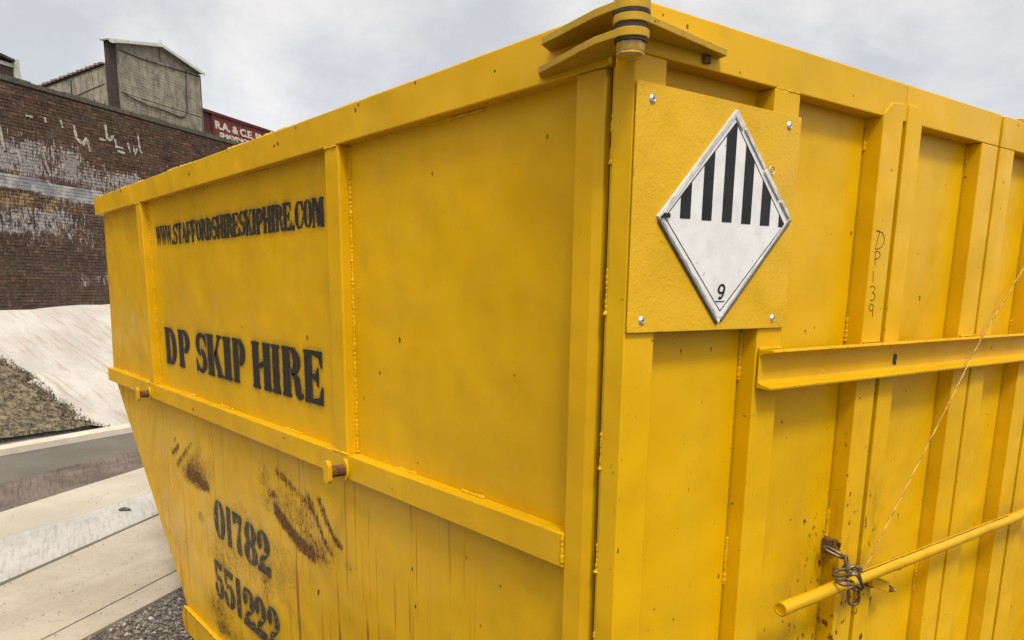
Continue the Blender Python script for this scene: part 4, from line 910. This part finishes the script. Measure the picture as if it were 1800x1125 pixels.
# the figure 9, slanted, with underline
def ring9():
    cx, cy = .2240, 1.6335; o = arcp(cx, cy, .0100, .0088, 0, 360, 24)[:-1]; i = arcp(cx, cy, .0052, .0050, 0, 360, 24)[:-1]; mb = MB()
    sl = lambda p: (p[0]+(p[1]-1.63)*.15, p[1])
    vs = [(.0100, *sl(p)) for p in o]+[(.0100, *sl(p)) for p in i]; n = 24
    mb.add(vs, [(j, (j+1) % n, n+(j+1) % n, n+j) for j in range(n)])
    tail = arcp(.2235, 1.6345, .0108, .0190, 0, -118, 12)+arcp(.2235, 1.6345, .0062, .0145, -118, 0, 12)
    vs = [(.01003, *sl(p)) for p in tail]; k_ = 13
    mb.add(vs, [(j, j+1, 2*k_-2-j, 2*k_-1-j) for j in range(k_-1)])
    mb.build('numeral', PRINT, pc)
ring9()
flat('underline', [(.2105, 1.6115), (.2345, 1.6115), (.2345, 1.6132), (.2105, 1.6132)], .0093, .0099, PRINT, 0)
mb = MB(); mb.tube([(.0118, .340+.008*math.cos(a), 1.838+.007*math.sin(a)) for a in np.linspace(0, 6.2, 12)], .0014, 6); mb.build('cable_tie', ALU, pc)

# latch channel across both leaves
def channel(name, y0, y1, dx=0.0):
    t = .0032; z0, z1 = 1.4530, 1.5230; x1 = .036+dx; xb = .0046+dx
    poly = [(xb, z0), (x1, z0-.002), (x1+.001, z0+.0025), (xb+.011, z0+.0065), (xb+t+.0008, z0+.011), (xb+t, z0+.014), (xb+t, z1-.014), (xb+t+.0008, z1-.011), (xb+.011, z1-.0065), (x1+.001, z1-.0025), (x1, z1+.002), (xb, z1)]
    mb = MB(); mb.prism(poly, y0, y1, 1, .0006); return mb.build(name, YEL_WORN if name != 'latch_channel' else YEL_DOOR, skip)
channel('latch_channel', .352, .8985); channel('latch_channel', .8990, 1.93, -.0014)
mb = MB(); mb.prism([(.848, 1.474), (.864, 1.470), (.866, 1.494), (.850, 1.497)], .0080, .0084, 0); mb.build('bolt_slot', DARKM, skip)
bead((.003, .355, 1.5255), (.004, .425, 1.5255), .0035); bead((.004, .720, 1.5262), (.004, .79, 1.5262), .003); bead((.004, 1.18, 1.5262), (.004, 1.26, 1.5262), .003)
# handwriting on the stile
for pts in ([(.7293, 1.7549), (.744, 1.756), (.7333, 1.7188)], [(.7307, 1.755), (.7542, 1.7527), (.7640, 1.744), (.7666, 1.7375), (.764, 1.730), (.7569, 1.7231), (.745, 1.719), (.7334, 1.7181)],
            [(.735, 1.7101), (.7306, 1.6978), (.7388, 1.6846)][0:1]+[(.7365, 1.70), (.7388, 1.6846)], [(.7312, 1.7117), (.740, 1.7138), (.7482, 1.714), (.7567, 1.7073), (.7497, 1.700), (.7342, 1.6972)],
            [(.734, 1.674), (.7374, 1.6504)], [(.7282, 1.6407), (.7403, 1.6433), (.7498, 1.638), (.7442, 1.6309), (.7375, 1.6291), (.7460, 1.6280), (.7513, 1.6237), (.7506, 1.6166), (.743, 1.6125), (.7336, 1.6137)],
            [(.7486, 1.6022), (.7420, 1.6055), (.7354, 1.6051), (.731, 1.5987), (.7382, 1.5907), (.749, 1.5932), (.7486, 1.6022), (.7491, 1.5787)]):
    mb = MB(); mb.tube([(.0032, a, b) for a, b in pts], .0009, 6); mb.build('handwritten_mark', MARKER, skip)

# flaked-off spots of paint showing rust
def flake(plane, a, b, r, h=1.6, parent=None, off=0.0):
    rr = random.Random(int(abs(a)*9999+b*777)); P = []
    for i in range(9):
        t = 2*math.pi*i/9; q = r*rr.uniform(.55, 1.2); P.append((a+q*math.cos(t)*.75, b+q*math.sin(t)*h*.75))
    mb = MB()
    if plane == 'side': mb.prism(P, off-.0005, off+.0001, 1)
    else: mb.prism(P, off-.0001, off+.0005, 0)
    mb.build('paint_flake', DARKRUST if rr.random() < .6 else RUSTM, parent or skip)
for a, b, r in [(-.7548, 1.5084, .006), (-.8539, 1.4234, .004), (-1.2752, 1.487, .007), (-.6085, 1.8669, .004), (-1.7972, 1.4929, .004), (-1.0893, 1.5466, .004), (-.2361, 1.8918, .003),
                (-.9406, 1.3499, .003), (-.3187, 1.4652, .0025), (-.6812, 1.1762+.05, .003), (-.7126, .9543, .005), (-.4818, 1.0483, .003), (-1.2667, .7191, .009), (-.4274, .9064, .003), (-.3573, 1.0206, .003), (-.70, .86, .006), (-.55, .80, .003)]:
    flake('side', a, b, r, 1.7, None, YP)
for a, b, r in [(-.8838, 2.0315, .007), (-.8694, 2.040, .005), (-1.3462, 2.0145, .008), (-1.37, 2.012, .006), (-2.1469, 2.0154, .009), (-3.1409, 2.040, .010), (-1.2208, 2.0385, .005), (-.3469, 2.0139, .003), (-.62, 2.043, .004), (-1.75, 2.043, .006)]:
    flake('side', a, b, r, 1.0, None, -.0001)
for a, b, r in [(-2.2885, 1.1541, .010), (-3.0089, 1.1299+.02, .009), (-1.396, 1.179, .005), (-.745, 1.155, .003)]: flake('side', a, b, r, .9, None, -.0011)
for a, b, r in [(.1114, 2.030, .0035), (.055, 2.036, .002), (.4047, 1.9649, .0018), (.60, 1.9989, .002), (.2485, 1.9855, .002), (.7337, 1.190, .0045), (.7273, 1.165, .0035), (.742, 1.12, .004), (.76, 1.145, .003),
                (.7335, 1.4045, .003), (.745, .93, .005), (.735, .86, .006), (.755, .88, .004), (.74, .80, .007), (.77, .95, .003), (.84, .93, .003)]:
    flake('door', a, b, r, 1.5, d1, .0032 if .7 < a < .88 else 0.0)
for a, b, r in [(.895, .935, .006), (.912, .900, .0055), (.955, .8785, .006), (.62, 1.0, .003), (.60, .90, .004), (.66, .86, .005), (.57, 1.15, .003)]:
    flake('door', a, b, r, 1.5, d1, DP)
for a, b, r in [(.005, 1.78, .003), (.004, 1.70, .0025), (.006, 1.2, .002)]: flake('door', a, b, r, 3.0, d1, 0.0)

# ------------------------------------------------------------------ corner hinge
hg = empty('hinge', (.030, -.043, 1.99), parent=skip); HX, HY = .030, -.0425
def leaf_left(z0, z1, xt, yt, bendy):
    # flat bar: against the side rail at the far end, curling round the pin
    pts = [(xt-.022, -.0005), (xt, yt), (-.02, HY-.0245), (HX, HY-.0255), (HX+.01, HY-.02), (HX+.005, HY+.005), (-.05, .0-.0005)]
    mb = MB(); mb.prism(pts, z0, z1, 2, .0012); return mb.build('leaf_plate', YEL_GRIME, hg)
leaf_left(2.0136, 2.0255, -.1716, -.039, 1); leaf_left(1.9775, 1.9885, -.196, -.024, 1)
pts = [(HX+.0255, HY), (HX+.0235, HY+.012), (.0175, .1900), (.0006, .1925), (.0006, .002), (HX-.012, HY+.006), (HX-.01, HY-.02)]
mb = MB(); mb.prism(pts, 1.9970, 2.0075, 2, .0012); mb.build('leaf_plate', YEL_GRIME, hg)
for z0, z1 in ((2.0130, 2.0290), (1.9965, 2.0082), (1.9772, 1.9890)):
    mb = MB(); r = .0262; mb.lathe([(.012, z0), (r-.001, z0), (r, z0+.001), (r, z1-.001), (r-.001, z1), (.012, z1)], (HX, HY)); mb.build('knuckle', YEL_GRIME, hg)
for z0, z1 in ((2.0083, 2.0129), (1.9891, 1.9964), (1.9735, 1.9771)):
    mb = MB(); r = .0266 if z1 > 2.01 else .0236; mb.lathe([(.010, z0), (r, z0), (r, z1), (.010, z1)], (HX, HY)); mb.build('washer', DARKM, hg)
mb = MB(); n = 6; r = .0205; prof = [(.0, 1.9520), (.012, 1.9520), (.0165, 1.9535), (.0205, 1.957), (.0207, 1.9585), (.0195, 1.9600), (.0205, 1.9615), (.0205, 1.9733), (.010, 1.9733)]
mb.lathe(prof, (HX, HY), 9); o = mb.build('nut', NUTM, hg)
mb = MB(); mb.lathe([(.0, 2.052), (.017, 2.052), (.0195, 2.049), (.0195, 2.031), (.010, 2.031)], (HX, HY), 24); mb.build('pin_head', YEL_GRIME, hg)
mb = MB(); mb.box(.0012, .006, .150, .166, 1.984, 1.9965, .001); mb.build('weld_tab', RUSTM, hg)

# ------------------------------------------------------------------ locking bar, chain, cable, bracket
BXp, BZ, BR = .060, 1.0165, .0142
lb = empty('locking_bar', (BXp, .41, BZ), 'round yellow locking bar crossing the doors below the channel, held by the chain', 'bar')
rr = random.Random(6); ys = np.linspace(.408, 2.45, 40)
mb = MB(); mb.tube([(BXp+rr.gauss(0, .0003), y, BZ+rr.gauss(0, .0004)) for y in ys], BR, 20, cap=False); mb.build('tube', YEL_WORN, lb)
mb = MB(); mb.lathe([(0, 0)], (0, 0), 3) if False else None
mb = MB(); n = 20
vs = [(BXp+r*math.cos(2*math.pi*j/n), y, BZ+r*math.sin(2*math.pi*j/n)) for r, y in ((BR-.0005, .4085), (BR-.003, .4082), (BR-.0035, .4110), (0.0005, .4112)) for j in range(n)]
mb.add(vs, [(i*n+j, i*n+(j+1) % n, (i+1)*n+(j+1) % n, (i+1)*n+j) for i in range(3) for j in range(n)]); mb.build('end_cap', YEL_WORN, lb)
for y in (.866, 1.475):
    mb = MB(); mb.tube([(BXp, y-.004, BZ), (BXp, y, BZ), (BXp, y+.004, BZ)], [BR+.0002, BR+.0022, BR+.0002], 20); mb.build('collar', YEL_WORN, lb)
mb = MB(); mb.tube([(BXp+.004, y, BZ+BR+.0002+rr.uniform(-.0006, .0004)) for y in np.linspace(.70, 1.47, 60)], .0011, 6); mb.build('seam', RUSTM, lb)
# staple brackets on the doors
br = empty('bar_bracket', (.02, .85, .97), 'small rusty yellow bracket under the locking bar on the right post', 'bracket')
br.parent = None
mb = MB(); mb.prism([(.823, .9802), (.8275, .9582), (.9107, .9249), (.9057, .9476)], .018, .0300, 0, .0015); mb.build('arm', YEL_WORN, br)
mb = MB(); mb.prism([(.826, .9812), (.906, .9486), (.908, .9530), (.829, .9860)], .010, .0310, 0, .0010); mb.build('lip', YEL_WORN, br)
mb = MB(); mb.prism([(.840, .9735), (.862, .9640), (.858, .9440), (.838, .9520)], -.0353, .0178, 0, .0010); mb.build('foot', RUSTM, br)
mb = MB(); mb.tube([(.024, .895, .9430), (.022, .925, .9300), (.016, .966, .9140)], .0046, 10); mb.build('bolt', YEL_GRIME, br)
mb = MB(); mb.tube([(.022, .918, .9330), (.021, .934, .9260)], .0085, 6); mb.build('bolt_head', RUSTM, br)
mb = MB(); mb.box(.0045, .040, 1.455, 1.500, .975, 1.000, .002); bb = mb.build('bracket_far', YEL_WORN, br) if False else None
lgp = MB(); lgp.box(-.034, -.004, .700, .7155, 1.052, 1.086, .002); lgp.build('chain_eye', RUSTM, d1)
# chain links
ch = empty('chain', (.03, .69, 1.04), 'short steel chain looped round the locking bar and the left door eye', 'chain')
def link(c_, long_, nrm_, L_=.040, Wd=.022, r=.0034):
    a = Vector(long_).normalized(); n_ = Vector(nrm_); b = a.cross(n_).normalized()
    hl = (L_-Wd)/2; pts = []
    for i in range(9): t = -math.pi/2+math.pi*i/8; pts.append(a*(hl+math.cos(t)*Wd/2)+b*(math.sin(t)*Wd/2))
    for i in range(9): t = math.pi/2+math.pi*i/8; pts.append(a*(-hl+math.cos(t)*Wd/2)+b*(math.sin(t)*Wd/2))
    mb = MB(); mb.tube([Vector(c_)+p for p in pts], r, 10, closed=True); mb.build('chain_link', STEEL, ch)
def upx(y, z, x): return (x, y, z)
# points on the view lines: camera looks along (-.79,.61)
link((.004, .688, 1.064), (.8, .32, -.35), (.25, .1, 1), .046, .024)
link((.034, .690, 1.048), (.15, .1, -1), (1, .35, 0), .030, .018)
link((.066, .668, 1.030), (.10, .45, -1.0), (.75, -.6, .2), .052, .024)
link((.078, .652, 1.024), (.05, .70, -.8), (.55, -.5, -.5), .056, .022)
link((.070, .667, .990), (.05, .12, -1), (.85, -.5, .1), .048, .024)
link((.078, .610, 1.034), (.1, 1, -.12), (.25, .1, 1), .044, .022)
link((.044, .700, 1.034), (.3, 1, -.05), (.3, .0, 1), .044, .020)
link((.050, .655, 1.038), (.8, .5, .3), (.0, .5, -1), .040, .020)
# wire rope from the bar over the channel
wr = MB(); pA = Vector((.068, .700, 1.035)); pB = Vector((.0405, 1.2111, 1.5245)); pC = Vector((.030, 1.4336, 1.6961)); pD = pB+(pC-pB)*3.2
P = []
for a, b, n in ((pA, pB, 90), (pB, pD, 90)):
    for i in range(n): P.append(a.lerp(b, i/n))
mb = MB(); mb.tube([p+Vector((0, 0, -.002*math.sin(i/90*math.pi) if i < 90 else 0)) for i, p in enumerate(P)], .0020, 8)
wo = empty('tie_wire', pA, 'thin yellow tie wire running diagonally from the bar over the channel', 'wire')
mb.build('wire', plain('pale_wire_paint', (.52, .33, .035), (.33, .15, .02), 30, .5), wo)
mb = MB(); mb.tube([p+Vector((.0018*math.cos(i*.9), .0018*math.sin(i*.9), -.002*math.sin(i/90*math.pi) if i < 90 else 0)) for i, p in enumerate(P)], .0009, 6); mb.build('strand', RUSTM, wo)

# ------------------------------------------------------------------ red trailer with painted name
RED = plain('red_trailer_paint', (.12, .018, .015), (.17, .03, .022), 5, .7, bump=.2)
DRED = plain('dark_red_trailer_paint', (.05, .014, .012), (.09, .02, .018), 6, .75)
CRM = plain('cream_letter_paint', (.60, .55, .46), (.48, .43, .36), 14, .7)
tr = empty('trailer', wp(14, 4, 5.95), 'dark red trailer with cream lettering on the wall top beside the grey shed', 'trailer')
mb = MB(); wbox(mb, 11.66, 20, 3.0, 5.4, 6.35, 7.66); mb.build('side', RED, tr)
mb = MB(); wbox(mb, 11.10, 11.655, 3.02, 5.4, 6.35, 7.64); mb.build('end', DRED, tr)
mb = MB(); wbox(mb, 11.05, 20.05, 2.95, 5.45, 7.663, 7.76); mb.build('top_rail', DRED, tr)
mb = MB(); wbox(mb, 11.60, 11.70, 2.96, 2.998, 6.35, 7.66); mb.build('corner_post', DRED, tr)
for i in range(2):
    for k_ in range(2):
        mb = MB(); cc = Vector(wp(13+i*5, 3.2+k_*1.9, 6.25)); mb.tube([cc, cc+WM*.25], .30, 20); mb.build('wheel', CABLE, tr)
def text(body, s, z, h, ln, parent, mat):
    def mesh(t):
        cu = bpy.data.curves.new('tmp', 'FONT'); cu.body = t; cu.extrude = .01; cu.offset = .045
        o = bpy.data.objects.new('tmp', cu); COL.objects.link(o); bpy.context.view_layer.update()
        me = bpy.data.meshes.new_from_object(o); bpy.data.objects.remove(o); return me
    def ext(t):
        me = mesh(t); r = max(v.co.x for v in me.vertices); bpy.data.meshes.remove(me); return r
    full = ext(body); org = Vector(parent['_o'])
    for i, c_ in enumerate(body):
        if c_ == ' ': continue
        me = mesh(c_); w1 = max(v.co.x for v in me.vertices); right = ext(body[:i+1])
        for v in me.vertices:
            a = (right-w1+v.co.x)/full*ln; b = v.co.y/.73*h
            v.co = Vector(wp(s+a, 2.995-v.co.z, z+b))-org
        me.materials.clear(); me.materials.append(mat)
        oo = bpy.data.objects.new('letter', me); COL.objects.link(oo); oo.parent = parent
text('R.A. & C.E. PLATT', 11.80, 7.22, .26, 4.1, tr, CRM)
text('SHAVINGS - SAWDUST', 12.05, 6.95, .17, 4.2, tr, CRM)

for o in bpy.data.objects:
    if '_o' in o: del o['_o']
